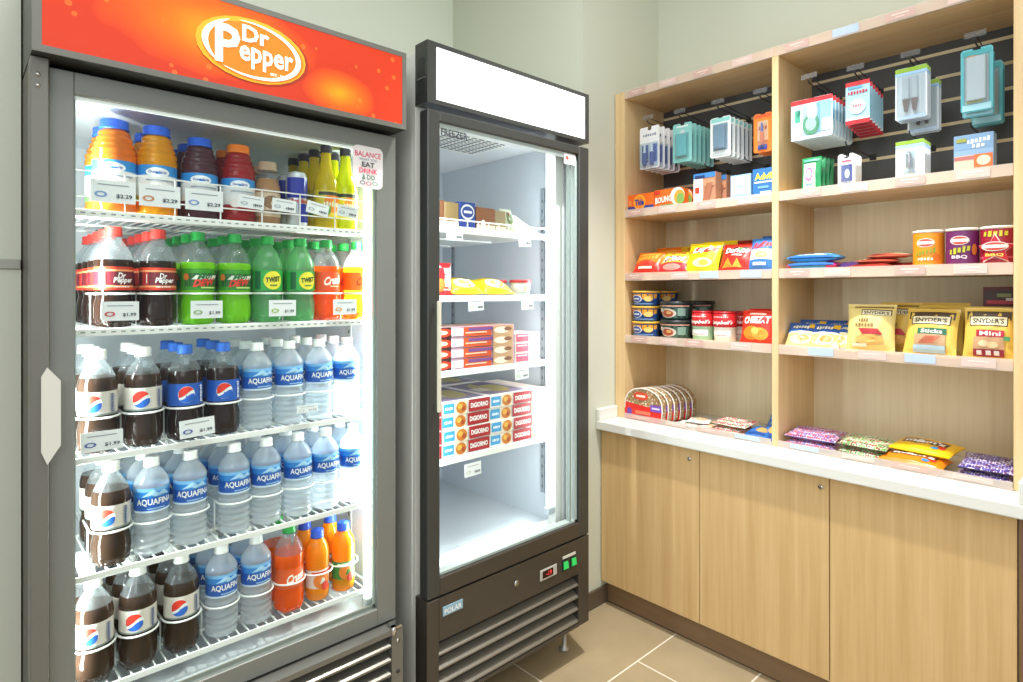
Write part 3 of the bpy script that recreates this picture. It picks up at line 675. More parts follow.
# base
bz0, bz1 = .14, .480
mb = MB().box(FX0, FX0 + .045, FY, 1.594, bz0, bz1, FRZ, .002).box(FX1 - .06, FX1, FY, 1.594, bz0, bz1, FRZ, .002).box(FX0 + .045, FX1 - .06, FY, 1.594, .345, bz1, FRZ).box(FX0 + .045, FX1 - .06, FY, 1.56, bz0, .152, FRZ)
mb.box(FX0 + .045, FX1 - .06, 1.560, 1.594, .15, .345, M('#2b2925'))
bp_ = fp(mb, 'base_panel')
for i in range(4):
    z = .302 - i * .047
    fp(MB().prism([(FY + .003, z), (FY + .003, z - .005), (1.557, z + .012), (1.557, z + .017)], 'x', FX0 + .046, FX1 - .061, steel('freezer_slat', '#8d8a80', .35, (160, 2, 2), .6) if i == 0 else bpy.data.materials['freezer_slat']), 'louvre_slat', bp_)
mb = MB().box(1.125, 1.205, FY - .003, FY, .418, .448, M('#8fb2c4', .4), .001); mb.prints([('T', 'POLAR', .5, .45, .86, .56, M('#e9f1f4'), dict(bold=.03))], flat(1.125, 1.205, .418, .448, FY - .003))
fp(mb, 'maker_plate', bp_, label='light blue plate with white lettering')
mb = MB().tube([(1.441, FY, .420), (1.441, FY - .006, .420)], .010, CHROME, 18).box(1.4395, 1.4425, FY - .0066, FY - .006, .413, .427, M('#44423d'))
fp(mb, 'lock', bp_, label='round chrome lock')
mb = MB().box(1.560, 1.650, FY - .004, FY, .385, .425, M('#b8b6ae', .35), .002).box(1.572, 1.628, FY - .0046, FY - .004, .392, .418, M('#2c0c0c', .2))
mb.prints([('T', '-19', .6, .5, .5, .7, M('#d83a30', .4, 0, .8))], flat(1.572, 1.628, .392, .418, FY - .0046))
fp(mb, 'thermostat', bp_, label='grey thermostat with red digits')
for x in (1.682, 1.728):
    fp(MB().box(x, x + .030, FY - .004, FY, .384, .422, M('#20262a')).prism([(FY - .004, .388), (FY - .010, .392), (FY - .005, .418), (FY - .004, .418)], 'x', x + .003, x + .027, M('#28b455', .3, 0, .5)), 'switch', bp_, label='green rocker switch')
mb = MB().box(1.684, 1.757, FY - .0015, FY, .428, .438, M('#d9d6cc')); fp(mb, 'switch_plate', bp_)
for x in (1.80, 1.10):
    for y in (1.624, 2.38):
        fp(MB().lathe([(.020, 0), (.022, .008), (.010, .016), (.008, .075)], M('#bcb9ae', .35, .5), 14, (x, y, 0)).tube([(x, y, .075), (x, y, .141)], .007, CHROME, 8), 'foot')
mb = MB().box(FX0 + .01, FX1 - .01, 1.67, 2.35, .10, .14, M('#26241f')); fp(mb, 'chassis')
# freezer shelves
FZS = [1.662, 1.423, 1.166, .866]
FYS = 1.655; FSX0, FSX1 = 1.118, 1.742
ftags = [((1.265, -.026, .07, .044), (1.60, -.03, .065, .044)), ((1.36, -.032, .07, .042), (1.615, -.032, .065, .042)), ((1.585, -.04, .07, .042),), ((1.345, -.055, .075, .046),)]
for si, z in enumerate(FZS):
    mb = MB()
    for i in range(28):
        x = FSX0 + .005 + (FSX1 - FSX0 - .01) * i / 27; mb.box(x - .0017, x + .0017, FYS, 2.36, z - .004, z, WIRE)
    for y in (1.75, 2.0, 2.3): mb.box(FSX0, FSX1, y, y + .006, z - .011, z - .004, WIRE)
    mb.box(FSX0, FSX1, FYS - .005, FYS, z - .02, z + .002, WIRE, .001).box(FSX0, FSX0 + .004, FYS, 2.36, z - .012, z, WIRE).box(FSX1 - .004, FSX1, FYS, 2.36, z - .012, z, WIRE)
    if si == 0:
        mb.box(FSX0, FSX1, FYS - .005, FYS - .001, z + .022, z + .027, WIRE)
        for i in range(12): mb.box(FSX0 + .01 + i * .049, FSX0 + .013 + i * .049, FYS - .004, FYS - .001, z, z + .024, WIRE)
    sh = fp(mb, 'shelf')
    for x, dz, wd, ht in ftags[si]: price_card(sh, x, z + dz, wd, ht, random.uniform(-.06, .06), '~5', '#c9cdb5', FYS - .009)

def carton(name, label, cat, wd, dp, ht, base, prints, loc, rz=0, group=None, top=None, bev=.0012):
    """printed box: front at local y = 0, printed lid when asked for"""
    mb = MB().box(-wd / 2, wd / 2, 0, dp, 0, ht, base, bev)
    mb.prints(prints, flat(-wd / 2, wd / 2, 0, ht, 0))
    if top: mb.prints(top, lambda u, v, k: (-wd / 2 + u * wd, v * dp, ht + .0005 * k))
    o = mb.build(name); o.location = loc; o.rotation_euler = (0, 0, rz)
    return tag(o, label, cat, group)
# bottom shelf: pizza cartons, two stacks of four between narrower cartons turned sideways, and more behind
pr = [('R', .13, .5, .22, .72, M('#3f9fd6')), ('T', '~5', .13, .5, .16, .22, WT), ('R', .38, .5, .24, 1, M('#f4e4c8')), ('D', .38, .46, .11, .44, M('#c9782c')), ('D', .35, .55, .05, .2, M('#e8b04a')), ('D', .42, .38, .04, .18, M('#a8482a')),
      ('R', .76, .5, .46, .90, M('#a81c28')), ('T', 'DiGIORNO', .76, .5, .38, .38, WT, dict(bold=.03))]
tp = [('R', .5, .5, .9, .9, M('#8d7f9a')), ('D', .55, .5, .3, .36, M('#b9ad6a')), ('R', .25, .4, .3, .24, M('#d9d2c4')), ('R', .7, .75, .36, .16, M('#6d5a80'))]
prl = [('R', .78, .5, .44, .9, M('#a81c28')), ('R', .3, .5, .4, .8, M('#f4e4c8')), ('D', .3, .5, .16, .34, M('#c9782c'))]
prr = [('R', .5, .5, .96, .9, M('#e8884a')), ('D', .42, .5, .26, .36, M('#f2d0a8')), ('R', .85, .5, .2, .7, M('#f0e6da'))]
LV = ['bottom', 'second from bottom', 'third from bottom', 'top']
first = fl_ = fr_ = None
for k in range(4):
    z = .8665 + k * .0478
    for st in range(2):
        lab = f"frozen pizza carton, {LV[k]} of {['left', 'right'][st]} red-lettered stack, lowest freezer shelf"
        loc = (1.331 + st * .2165 + [0, .002, -.001, .001][k], 1.664 + [.002, .0, .004, .001][k], z)
        if first is None: first = carton('pizza_carton', lab, 'frozen pizza box', .213, .30, .047, M('#f0ebe4', .4), pr, loc, 0, 'pizza cartons on the lowest freezer shelf', tp)
        else: dup(first, loc, lab)
        if k < 3: dup(first, (1.331 + st * .2165, 1.975, z), 'frozen pizza carton buried in a rear stack on the lowest freezer shelf')
        else: dup(first, (1.331 + st * .2165, 1.975, z), f"frozen pizza carton on top of the rear {['left', 'right'][st]} stack, lowest freezer shelf")
    lab = f"narrow pizza carton end, {LV[k]}, far left of the lowest freezer shelf"; loc = (1.171, 1.664, z)
    if fl_ is None: fl_ = carton('pizza_carton', lab, 'frozen pizza box', .098, .30, .047, M('#f0ebe4', .4), prl, loc, 0, 'narrow carton ends at the left', tp)
    else: dup(fl_, loc, lab)
    lab = f"orange carton end, {LV[k]}, far right of the lowest freezer shelf"; loc = (1.700, 1.668, z)
    if fr_ is None: fr_ = carton('pizza_carton', lab, 'frozen pizza box', .078, .29, .0465, M('#f0ddd0', .4), prr, loc, 0, 'orange carton ends at the right')
    else: dup(fr_, loc, lab)
# third shelf: sandwich cartons
pr2 = [('R', .10, .5, .22, 1, M('#3a1f1c')), ('D', .12, .5, .10, .40, M('#c33a28')), ('D', .11, .5, .06, .2, M('#f0d9a8')), ('R', .28, .5, .14, .7, M('#e9e0e6')), ('R', .52, .5, .34, .9, M('#d9572e')), ('R', .56, .72, .30, .3, M('#7a4f92')), ('R', .5, .4, .26, .12, M('#f5d6b8')), ('R', .84, .5, .26, 1, M('#cfa37a')), ('D', .82, .5, .1, .34, M('#efe0cf')), ('D', .9, .6, .05, .2, M('#8a5a44'))]
pr3 = [('R', .3, .5, .5, .8, M('#d0506a')), ('R', .3, .7, .4, .12, M('#f6dfe2')), ('R', .75, .5, .34, .9, M('#f1e2da')), ('D', .75, .5, .14, .3, M('#d9a08a'))]
f2 = f3 = None
for k in range(4):
    lab = f"purple and orange sandwich carton, {['bottom', 'second', 'third', 'top'][k]} of left stack on third freezer shelf"; loc = (1.372, 1.664, 1.1665 + k * .0372)
    f2 = f2 or carton('sandwich_carton', lab, 'frozen food box', .38, .16, .0365, M('#c9a4b5', .4), pr2, loc, 0, 'sandwich cartons on the third freezer shelf', [('R', .5, .5, .9, .8, M('#c69a8c'))])
    if k: dup(f2, loc, lab)
for k in range(3):
    lab = f"pink and white snack carton, {['bottom', 'middle', 'top'][k]} of right stack on third freezer shelf"; loc = (1.630, 1.664, 1.1665 + k * .038)
    f3 = f3 or carton('snack_carton', lab, 'frozen food box', .130, .16, .037, M('#ecd9d4', .4), pr3, loc, 0, 'pink cartons on the third freezer shelf')
    if k: dup(f3, loc, lab)

# soft pouches: one printed pillow with crimped ends
def pouch(name, label, cat, wd, ht, th, base, prints, loc, rz=0, lean=0, group=None, zones=None, crimp=None, nx=20, nz=26, amp=.0013, puff=.55):
    crimp = crimp or base
    def bul(u, v):
        a = max(0, sin(pi * min(1, max(0, u)))) ** puff
        b_ = max(0, sin(pi * min(1, max(0, (v - .05) / .90)))) ** (puff * .9)
        return th * .5 * a * b_
    seed = sum(map(ord, label)) % 97
    def wr(u, v): return amp * (sin(9 * u + 5 * v + seed) * sin(13 * v - 4 * u + seed * .7) + .7 * sin(23 * u - 11 * v + seed)) * min(1, 5 * u, 5 * (1 - u), 4 * v, 4 * (1 - v))
    def surf(u, v, k, sg=-1):
        x = (u - .5) * wd * (1 - .05 * sin(pi * v)); return (x, sg * (bul(u, v) + .0008 + .0006 * k) + wr(u, v), v * ht)
    mb = MB()
    for sg in (-1, 1):
        v = [surf(i / nx, j / nz, 0, sg) for j in range(nz + 1) for i in range(nx + 1)]; f = []; ms = []
        for j in range(nz):
            for i in range(nx):
                q = (j * (nx + 1) + i, j * (nx + 1) + i + 1, (j + 1) * (nx + 1) + i + 1, (j + 1) * (nx + 1) + i); f.append(q if sg < 0 else q[::-1])
                uu, vv = (i + .5) / nx, (j + .5) / nz
                ms.append(crimp if (vv < .05 or vv > .95) else (zones(uu, vv) if zones else base))
        mb.add(v, f, ms, True)
    mb.prints(prints, surf)
    mb.xf(Matrix.Rotation(-lean, 4, 'X'))
    mz = min(p[2] for p in mb.v); my = min(p[1] for p in mb.v)
    mb.v = [(p[0], p[1] - my, p[2] - mz) for p in mb.v]
    o = mb.build(name); o.location = loc; o.rotation_euler = (0, 0, rz)
    return tag(o, label, cat, group)
# top freezer shelf: ice cream sandwich packs in a row, pouch lying at the end
mats_ = ['#8a5a3c', '#a5895a', '#2f4a9a', '#9a6242', '#b09a74']
xs = [1.205, 1.265, 1.335, 1.420, 1.492]
for i in range(5):
    c = mats_[i]; wd = [.056, .06, .072, .088, .05][i]
    prx = [('R', .5, .12, 1, .2, M('#e7dcc8'))] if i != 2 else [('D', .5, .62, .42, .3, WT), ('D', .5, .62, .36, .22, M('#35509f')), ('R', .5, .62, .5, .1, WT)]
    if i == 3: prx.append(('D', .35, .25, .12, .2, WT))
    desc = ['chocolate brown', 'tan', 'blue and white', 'reddish brown', 'beige'][i]
    for k in range(2):
        carton('ice_cream_pack', f"{desc} ice cream pack, {['front', 'rear'][k]} row on the top freezer shelf", 'ice cream', wd, .10, [.088, .085, .092, .08, .075][i], M(c, .4), prx, (xs[i], 1.664 + k * .11, 1.6625), 0, 'ice cream packs on the top freezer shelf', [('R', .5, .5, .8, .8, M('#c9a98a'))])
pouch('snack_pouch', 'speckled green and white pouch beside the brown packs, top freezer shelf', 'snack', .06, .10, .03, M('#cfd3bd', .35), [('D', .5, .5, .3, .3, M('#7a8a5a')), ('D', .4, .7, .12, .1, M('#8a4a3a'))], (1.552, 1.665, 1.6625), 0, R(24))
pouch('ice_pop_sleeve', 'white flat sleeve lying at the right end of the top freezer shelf', 'ice pop', .13, .17, .02, M('#eef2f6', .35), [('R', .5, .5, .7, .3, M('#d3dbe6'))], (1.645, 1.672, 1.6625), 0, R(58))
# second freezer shelf
pouch('chip_bag', 'red and white bag standing at the left of the second freezer shelf', 'snack bag', .12, .115, .045, M('#d3252d', .35), [('R', .78, .55, .32, .8, M('#f0e8e4'), .1), ('T', '~3', .78, .62, .26, .3, M('#3a3f46'), dict(rot=-.35)), ('D', .45, .3, .18, .2, M('#f0883a')), ('R', .3, .86, .5, .08, M('#f4d9d4'))], (1.225, 1.665, 1.4235), 0, R(6))
for i, (x, n_) in enumerate(((1.345, 'left'), (1.492, 'right'))):
    pouch('frozen_pouch', f'{n_} yellow pouch on the second freezer shelf', 'frozen snack', .15, .11, .05, M('#f2cf1c', .35), [('D', .5, .42, .32, .26, M('#f2e6c0')), ('D', .42, .42, .1, .12, M('#c9a05a')), ('R', .5, .8, .7, .14, M('#e6b800'))], (x, 1.665, 1.4235), 0, R(62))
for i, x in enumerate((1.572, 1.640)):
    t = thing('frozen_tub', f"small pale tub with red lid, {['left', 'right'][i]} of two on the second freezer shelf", 'ice cream tub', (x, 1.78 if i == 0 else 1.712, 1.4235), 0, 'red lidded tubs on the second freezer shelf')
    mb = MB().lathe([(.034, 0), (.0405, .05)], M('#dfe0d6', .4), 24); mb.prints([('D', .5, .5, .2, .32, M('#b9a98c')), ('R', .5, .2, .6, .1, M('#8fa59a'))], cyl(.034, 0, .05, 2.2, r1=.0405)); mb.build('tub', t)
    MB().lathe([(.043, .05), (.043, .060), (.040, .061)], M('#c8323a', .4), 24).build('lid', t)

# ================================================================== SHELVING UNIT AND CABINETS
XS = 2.29
RZ = -pi / 2                                     # shelf goods: local x runs to the viewer's right, local y away
unit = thing('shelving_unit', 'tall light oak open shelving unit with black slatted upper backs', 'shelving unit', (2.47, 1.0, .852))
def up(mb, name, parent=unit, **kw): return mb.build(name, parent, True, **kw)
ZT = 2.368
up(MB().box(XS, XB - .002, 1.69, 1.7435, .852, ZT, OAK_FRAME, .001), 'side_panel')
up(MB().box(XS, XB - .002, .262, .2896, .852, ZT, OAK_FRAME, .001), 'side_panel')
up(MB().box(XS, 2.636, .9785, 1.003, .852, ZT - .034, OAK_FRAME, .001), 'divider')
up(MB().box(XS + .001, 2.636, .2896, 1.69, ZT - .034, ZT, OAK_SHELF, .001), 'top_panel')
up(MB().box(2.636, XB - .002, .2896, 1.69, .852, ZT, OAK_DARK), 'back_panel', label='wood grain back')
SLAT = M('#525558', .3)
for nm, y0, y1 in (('left', 1.003, 1.69), ('right', .2896, .9785)):
    mb = MB(); z = 1.813; gz = [1.865 + .0868 * i for i in range(6)]; lo = z
    for g in gz: mb.box(2.616, 2.635, y0, y1, lo, g - .006, SLAT); lo = g + .006
    mb.box(2.616, 2.635, y0, y1, lo, ZT - .034, SLAT)
    for g in gz: mb.box(2.6165, 2.635, y0, y1, g - .006, g + .006, M('#e9dab4', .5))
    up(mb, 'slat_panel', label='black slatted back panel with pale grooves')
ZSH = [1.7823, 1.4899, 1.2034]; BT = .027
SEC = [(1.003, 1.69), (.2896, .9785)]
PINK = M('#cdaba0', .4); PINK2 = M('#dcc2b8', .4)
def price_rail(z0, h, y0, y1, x, tags, blue=()):
    mb = MB().box(x, x + .0022, y0 + .001, y1 - .001, z0, z0 + h, ACRYL).box(x + .0022, x + .012, y0 + .001, y1 - .001, z0, z0 + .002, ACRYL)
    r = up(mb, 'price_rail')
    for i, (yy, wd) in enumerate(tags):
        bl = i in blue
        mb = MB().box(x - .0009, x, yy - wd / 2, yy + wd / 2, z0 + .005, z0 + h - .003, M('#b9cbe0', .4) if bl else (PINK if i % 2 == 0 else PINK2))
        f = lambda u, v, k: (x - .0009 - .0004 * k, yy + wd / 2 - u * wd, z0 + .004 + v * (h - .007))
        if not bl: mb.prints([('R', .5, .66, .6, .14, M('#f0dcd2')), ('R', .5, .32, .3, .12, M('#e8d0c6'))], f)
        up(mb, 'price_strip_label', r, label='pale blue shelf label' if bl else 'dusty pink shelf label')
    return r
for si, z in enumerate(ZSH):
    for k, (y0, y1) in enumerate(SEC):
        up(MB().box(XS + .003, 2.6155 if si == 0 else 2.6355, y0 + .0005, y1 - .0005, z, z + BT, OAK_SHELF, .001), 'shelf')
        yc = lambda t: y1 - t * (y1 - y0)
        tg = [[[.09, .33, .60, .86], [.16, .38, .62, .86]], [[.08, .42, .62, .88], [.1, .3, .62, .85]], [[.12, .34, .52, .82], [.22, .46, .66, .88]]][si][k]
        bl = [[(), ()], [(2, 3), ()], [(), (0, 2)]][si][k]
        price_rail(z - .001, .036, y0, y1, XS, [(yc(t), .085) for t in tg], bl)
for k, (y0, y1) in enumerate(SEC):               # strip along the top panel and along the counter
    yc = lambda t: y1 - t * (y1 - y0)
    price_rail(ZT - .035, .036, y0 - (.012 if k == 0 else 0), y1 + (.012 if k else 0), XS - .0022, [(yc(t), .085) for t in (.1, .34, .58, .83)], (1,) if k else ())
    price_rail(.8525, .024, y0, y1, XS - .006, [(yc(t), .1) for t in (.14, .4, .62, .86)], (3,) if k == 0 else (0,))

# counter
ctr = thing('countertop', 'white solid surface countertop with rounded front edge along the cabinets', 'countertop', (2.4, 1.0, .8))
mb = MB().box(2.148, XB - .001, .12, YA - .001, .81, .851, CORIAN, .005, 2); mb.build('slab', ctr, True)
MB().box(2.150, 2.287, YA - .022, YA - .001, .8505, .904, CORIAN, .003).build('upstand', ctr, True)
MB().box(2.150, 2.287, .240, .262, .8505, .915, CORIAN, .003).build('upstand', ctr, True)

# base cabinets
def cabinet(label, y1, y0, lock=None, zone=''):
    t = thing('base_cabinet', label, 'cabinet', (2.42, (y0 + y1) / 2, 0), 0, 'oak base cabinets under the counter')
    MB().box(2.204, XB - .003, y0 + .001, y1 - .001, .10, .8095, OAK_DARK).build('carcass', t, True)
    d = MB().box(2.183, 2.203, y0 + .0016, y1 - .0016, .113, .804, OAK, .001).build('door', t, True)
    if lock:
        yy, zz = lock
        mb = MB().tube([(2.183, yy, zz), (2.180, yy, zz)], .0085, CHROME, 16).box(2.1793, 2.180, yy - .001, yy + .001, zz - .005, zz + .005, M('#3a3833'))
        mb.build('lock', d, True, label='small round metal lock')
    MB().box(2.2278, 2.245, y0, y1, .004, .115, KICK).box(2.2285, 2.243, y0, y1, 0, .004, M('#17130f')).build('toe_kick', t, True)
cabinet('oak base cabinet in the corner, nearest the freezer, lock at its upper right', YA - .004, 1.246, (1.290, .761))
cabinet('middle oak base cabinet door, lock at its upper right corner', 1.246, .760, (.788, .767))
cabinet('widest oak base cabinet door with no lock, at the right of the run', .760, .267)
t = thing('end_filler', 'dark wooden filler strip at the right end of the base cabinets', 'filler panel', (2.42, .2, 0))
MB().box(2.19, XB - .003, .13, .2655, .01, .8095, wood('walnut_strip', '#735a3f', '#8a6d4c')).build('panel', t, True)

# ================================================================== GOODS ON THE SHELVING UNIT
SH1, SH2, SH3, CT = ZSH[0] + BT + .0005, ZSH[1] + BT + .0005, ZSH[2] + BT + .0005, .8515
NTH = ['front', 'second', 'third', 'fourth', 'fifth', 'sixth', 'seventh', 'eighth']

def hook(label, y, z, x0, group='wire hooks on the slatted backs', plate=True):
    t = thing('peg_hook', label, 'display hook', (2.628, y, z), 0, group)
    L_ = 2.628 - x0
    mb = MB().tube([(-.010, 0, 0), (-L_ + .02, 0, 0), (-L_ + .006, 0, .003), (-L_, 0, .012)], .0026, BLACKM, 6).box(-.0125, -.0092, -.012, .012, -.010, .014, BLACKM, .001)
    mb.build('arm', t)
    if plate:
        MB().tube([(-.010, 0, .012), (-L_ + .01, 0, .026)], .0018, BLACKM, 5).build('upper_wire', t)
        MB().box(-L_ + .006, -L_ + .0085, -.028, .028, .018, .036, clear('plate_plastic', '#f2f2f2', '#cfd2d4', .18) if 'plate_plastic' not in bpy.data.materials else bpy.data.materials['plate_plastic']).build('price_plate', t)
    return t

def card_outline(wd, ht, hole=True):
    c = .006; w2 = wd / 2
    return [(-w2 + c, 0), (w2 - c, 0), (w2, c), (w2, ht - c), (w2 - c, ht), (.010, ht), (.010, ht - .010), (.004, ht - .016), (-.004, ht - .016), (-.010, ht - .010), (-.010, ht), (-w2 + c, ht), (-w2, ht - c), (-w2, c)] if hole else [(-w2 + c, 0), (w2 - c, 0), (w2, c), (w2, ht - c), (w2 - c, ht), (-w2 + c, ht), (-w2, ht - c), (-w2, c)]
def blister(name, label, cat, wd, ht, card, prints, bub, product, group, loc, dp=.020):
    """hanging pack: thing > card, blister, product.  bub = (u0, u1, v0, v1), product(mb, x0, x1, z0, z1, dp)"""
    t = thing(name, label, cat, loc, RZ, group)
    # the hang slot is an open notch at the top of the card so that the hook can pass
    o = card_outline(wd, ht); mb = MB()
    n = len(o); body = [p for p in o]
    mb.add([(p[0], 0, p[1]) for p in o] + [(p[0], .0012, p[1]) for p in o], [(0, 1, 2, 3, 4, 5, 6, 9, 10, 11, 12, 13), (6, 7, 8, 9)] + [tuple(n + i for i in (13, 12, 11, 10, 9, 6, 5, 4, 3, 2, 1, 0)), (n + 9, n + 8, n + 7, n + 6)] + [(i, n + i, n + (i + 1) % n, (i + 1) % n) for i in range(n)], card)
    mb.prints(prints, flat(-wd / 2, wd / 2, 0, ht, 0))
    mb.build('card', t)
    if bub:
        x0, x1, z0, z1 = -wd / 2 + bub[0] * wd, -wd / 2 + bub[1] * wd, bub[2] * ht, bub[3] * ht
        e = min(.008, (x1 - x0) * .2)
        a = [(x0, z0), (x1, z0), (x1, z1), (x0, z1)]; b_ = [(x0 + e, z0 + e), (x1 - e, z0 + e), (x1 - e, z1 - e), (x0 + e, z1 - e)]
        mb = MB().add([(p[0], -.004, p[1]) for p in a] + [(p[0], -dp, p[1]) for p in b_], [(0, 1, 5, 4), (1, 2, 6, 5), (2, 3, 7, 6), (3, 0, 4, 7), (4, 5, 6, 7)], BLISTER)
        mb.build('blister', t)
        if product:
            mb = MB(); product(mb, x0 + e, x1 - e, z0 + e, z1 - e, dp * .8); mb.build('product', t)
    return t
def row(proto_, n, x0, dx, y, z, lab, dz=0, dy=0):
    """hang or stand n copies one behind the other, away from the viewer"""
    for k in range(n):
        l = lab.format(NTH[k] if k else 'front')
        if k == 0: proto_.location = (x0, y, z); proto_['label'] = l
        else: dup(proto_, (x0 + k * dx, y + k * dy, z + k * dz), l)

# --- hooks, upper row then lower row
HOOKS = [('black wire hook behind the white and blue packs, far left', 1.58, 2.205, 2.31), ('black wire hook carrying the pale teal packs', 1.43, 2.205, 2.33), ('black wire hook carrying the grey and white packs', 1.25, 2.205, 2.33), ('black wire hook carrying the orange packs beside the divider', 1.07, 2.205, 2.33),
         ('black wire hook carrying the wide red-topped packs', .874, 2.205, 2.30), ('black wire hook carrying the narrow red and white packs', .728, 2.205, 2.33), ('black wire hook carrying the green-topped cutlery packs', .562, 2.205, 2.33), ('black wire hook carrying the large teal packs', .388, 2.215, 2.33)]
for a in HOOKS: hook(*a)
for lab, y, z in (('empty lower black hook above the brown photo boxes', 1.345, 1.985), ('empty lower black hook above the light blue box', 1.165, 1.985), ('empty lower black hook above the blue pain relief box', 1.05, 2.0), ('lower black hook over the small white bottle packs', .753, 1.958), ('lower black hook over the small green-topped packs', .56, 1.958), ('lower black hook over the blue travel packs', .41, 1.97)):
    hook(lab, y, z, 2.40 if 'empty' in lab or 'travel' in lab else 2.315, plate=False)
def tubes(col1, col2, n=1):
    def f(mb, x0, x1, z0, z1, dp):
        w_ = (x1 - x0) / n
        for i in range(n):
            c = x0 + w_ * (i + .5); r = min(w_ * .38, dp * .5)
            mb.lathe([(r * .8, 0), (r, (z1 - z0) * .06), (r, (z1 - z0) * .55), (r * .9, (z1 - z0) * .6), (r * .55, (z1 - z0) * .72), (r * .55, (z1 - z0) * .95), (r * .3, z1 - z0)], [col1, col1, col1, col2, col2, col2], 14, (c, -r - .002, z0))
    return f
def slab(col):
    def f(mb, x0, x1, z0, z1, dp): mb.box(x0, x1, -dp, -.002, z0, z1, col, min(.006, dp * .3), 2)
    return f
TEAL, TEAL2 = M('#8fd0cb', .35), M('#5fb9c4', .35)
p = blister('toothbrush_pack', 'x', 'hanging pack', .105, .192, M('#f0f1f2', .4), [('R', .5, .30, .94, .56, M('#dfe4ee')), ('T', '~6', .5, .80, .7, .06, M('#8a93a5')), ('R', .28, .36, .34, .42, M('#2f50a8')), ('D', .3, .22, .1, .05, M('#d8d83a')), ('R', .74, .36, .3, .42, M('#4a63b8'))], (.06, .94, .03, .62), tubes(M('#2b4aa6', .3), M('#e9edf5', .3), 2), 'white and blue packs on the far left hook', (0, 0, 0), .024)
row(p, 5, 2.33, .042, 1.58, 2.000, '{} white and blue hanging pack at the far left of the top shelf')
p = blister('soap_pack', 'x', 'hanging pack', .094, .172, TEAL, [('R', .5, .92, .6, .05, M('#d9efec')), ('D', .5, .78, .14, .05, M('#c9d9dc')), ('R', .5, .44, .62, .56, M('#6fc3c6')), ('R', .5, .40, .3, .1, M('#e3f4f3'))], (.14, .86, .10, .74), slab(M('#6ccbd0', .3)), 'pale teal packs on the second hook', (0, 0, 0), .018)
row(p, 6, 2.36, .038, 1.43, 2.010, '{} pale teal hanging pack beside the grey and white packs', 0)
p = blister('shaver_pack', 'x', 'hanging pack', .092, .168, M('#e7ebe9', .4), [('R', .5, .93, .9, .1, TEAL), ('R', .5, .50, .72, .66, M('#8ea7b8')), ('R', .5, .08, .8, .07, M('#cfd8d8'))], (.14, .86, .16, .84), slab(M('#6f8fa8', .25)), 'grey and white packs on the third hook', (0, 0, 0), .018)
row(p, 6, 2.36, .038, 1.25, 2.003, '{} white and grey-blue hanging pack next to the orange ones', 0)
p = blister('glue_pack', 'x', 'hanging pack', .074, .155, M('#ee7a2a', .4), [('R', .5, .93, .9, .08, M('#e2562a')), ('R', .5, .55, .6, .5, M('#f7b98a')), ('T', '~3', .5, .62, .5, .12, M('#c93a22')), ('R', .5, .13, .5, .12, M('#2f49a8'))], (.22, .78, .12, .80), tubes(M('#e96a24', .3), M('#2f49a8', .3), 1), 'orange packs by the divider', (0, 0, 0), .018)
row(p, 3, 2.36, .04, 1.07, 1.993, '{} orange hanging pack beside the shelf divider')
p = blister('floss_pack', 'x', 'hanging pack', .147, .152, M('#cfe6ee', .4), [('R', .5, .94, 1, .11, M('#d03138')), ('R', .17, .48, .26, .76, M('#e9f3f2')), ('R', .17, .6, .14, .3, M('#4aa78c')), ('R', .80, .52, .34, .72, M('#8cc5e2')), ('R', .86, .3, .2, .28, M('#eef2f2')), ('R', .5, .05, .98, .07, M('#e8efee')),
    ('D', .50, .36, .20, .26, M('#1e9a62')), ('D', .53, .66, .13, .22, M('#e3f1e9')), ('D', .50, .36, .13, .16, M('#bfe5cf')), ('T', '7', .2, .68, .1, .14, M('#3c7f77'))], (.28, .72, .08, .86), None, 'wide red-topped packs in the right section', (0, 0, 0), .016)
row(p, 7, 2.33, .034, .874, 2.004, '{} wide red-topped hanging pack with a green bottle print')
p = blister('pill_pack', 'x', 'hanging pack', .078, .152, M('#a9d7ea', .4), [('R', .5, .95, 1, .1, M('#d23038')), ('R', .5, .06, 1, .12, M('#b92a34')), ('R', .5, .12, 1, .04, M('#f3f3f1')), ('T', '~7', .5, .74, .84, .08, M('#c23744')), ('R', .4, .86, .6, .05, M('#6aaed0')), ('D', .5, .40, .34, .17, M('#f4f6f6')), ('T', '~4', .5, .42, .4, .07, M('#b9566a'))], None, None, 'narrow red and white packs in the right section', (0, 0, 0))
row(p, 6, 2.36, .030, .728, 2.036, '{} narrow red-edged pack with a white disc print', -.004)
def knives(mb, x0, x1, z0, z1, dp):
    for c in (.30, .68):
        x = x0 + (x1 - x0) * c; mb.box(x - .010, x + .010, -.010, -.003, z0 + .045, z1, M('#c9cdd2', .3), .003).prism([(x - .010, z0 + .045), (x + .010, z0 + .045), (x + .004, z0 + .004), (x - .004, z0 + .004)], 'y', -.012, -.003, M('#6d5048', .4))
p = blister('brush_pack', 'x', 'hanging pack', .092, .176, M('#dfe9f1', .4), [('R', .5, .955, 1, .08, M('#8fb82e')), ('R', .5, .88, 1, .06, M('#9fc6ea')), ('R', .5, .46, .88, .74, M('#e6e8ee')), ('R', .5, .05, .9, .08, M('#bcd3ea'))], (.06, .94, .08, .86), knives, 'green-topped packs with twin handles', (0, 0, 0), .016)
row(p, 3, 2.36, .022, .565, 2.018, '{} green-topped pack of two brushes, high in the right section')
for k in range(2): dup(p, (2.46 + k * .03, .553, 1.990), f"{['lower', 'rearmost'][k]} green-topped pack of two brushes behind the others")
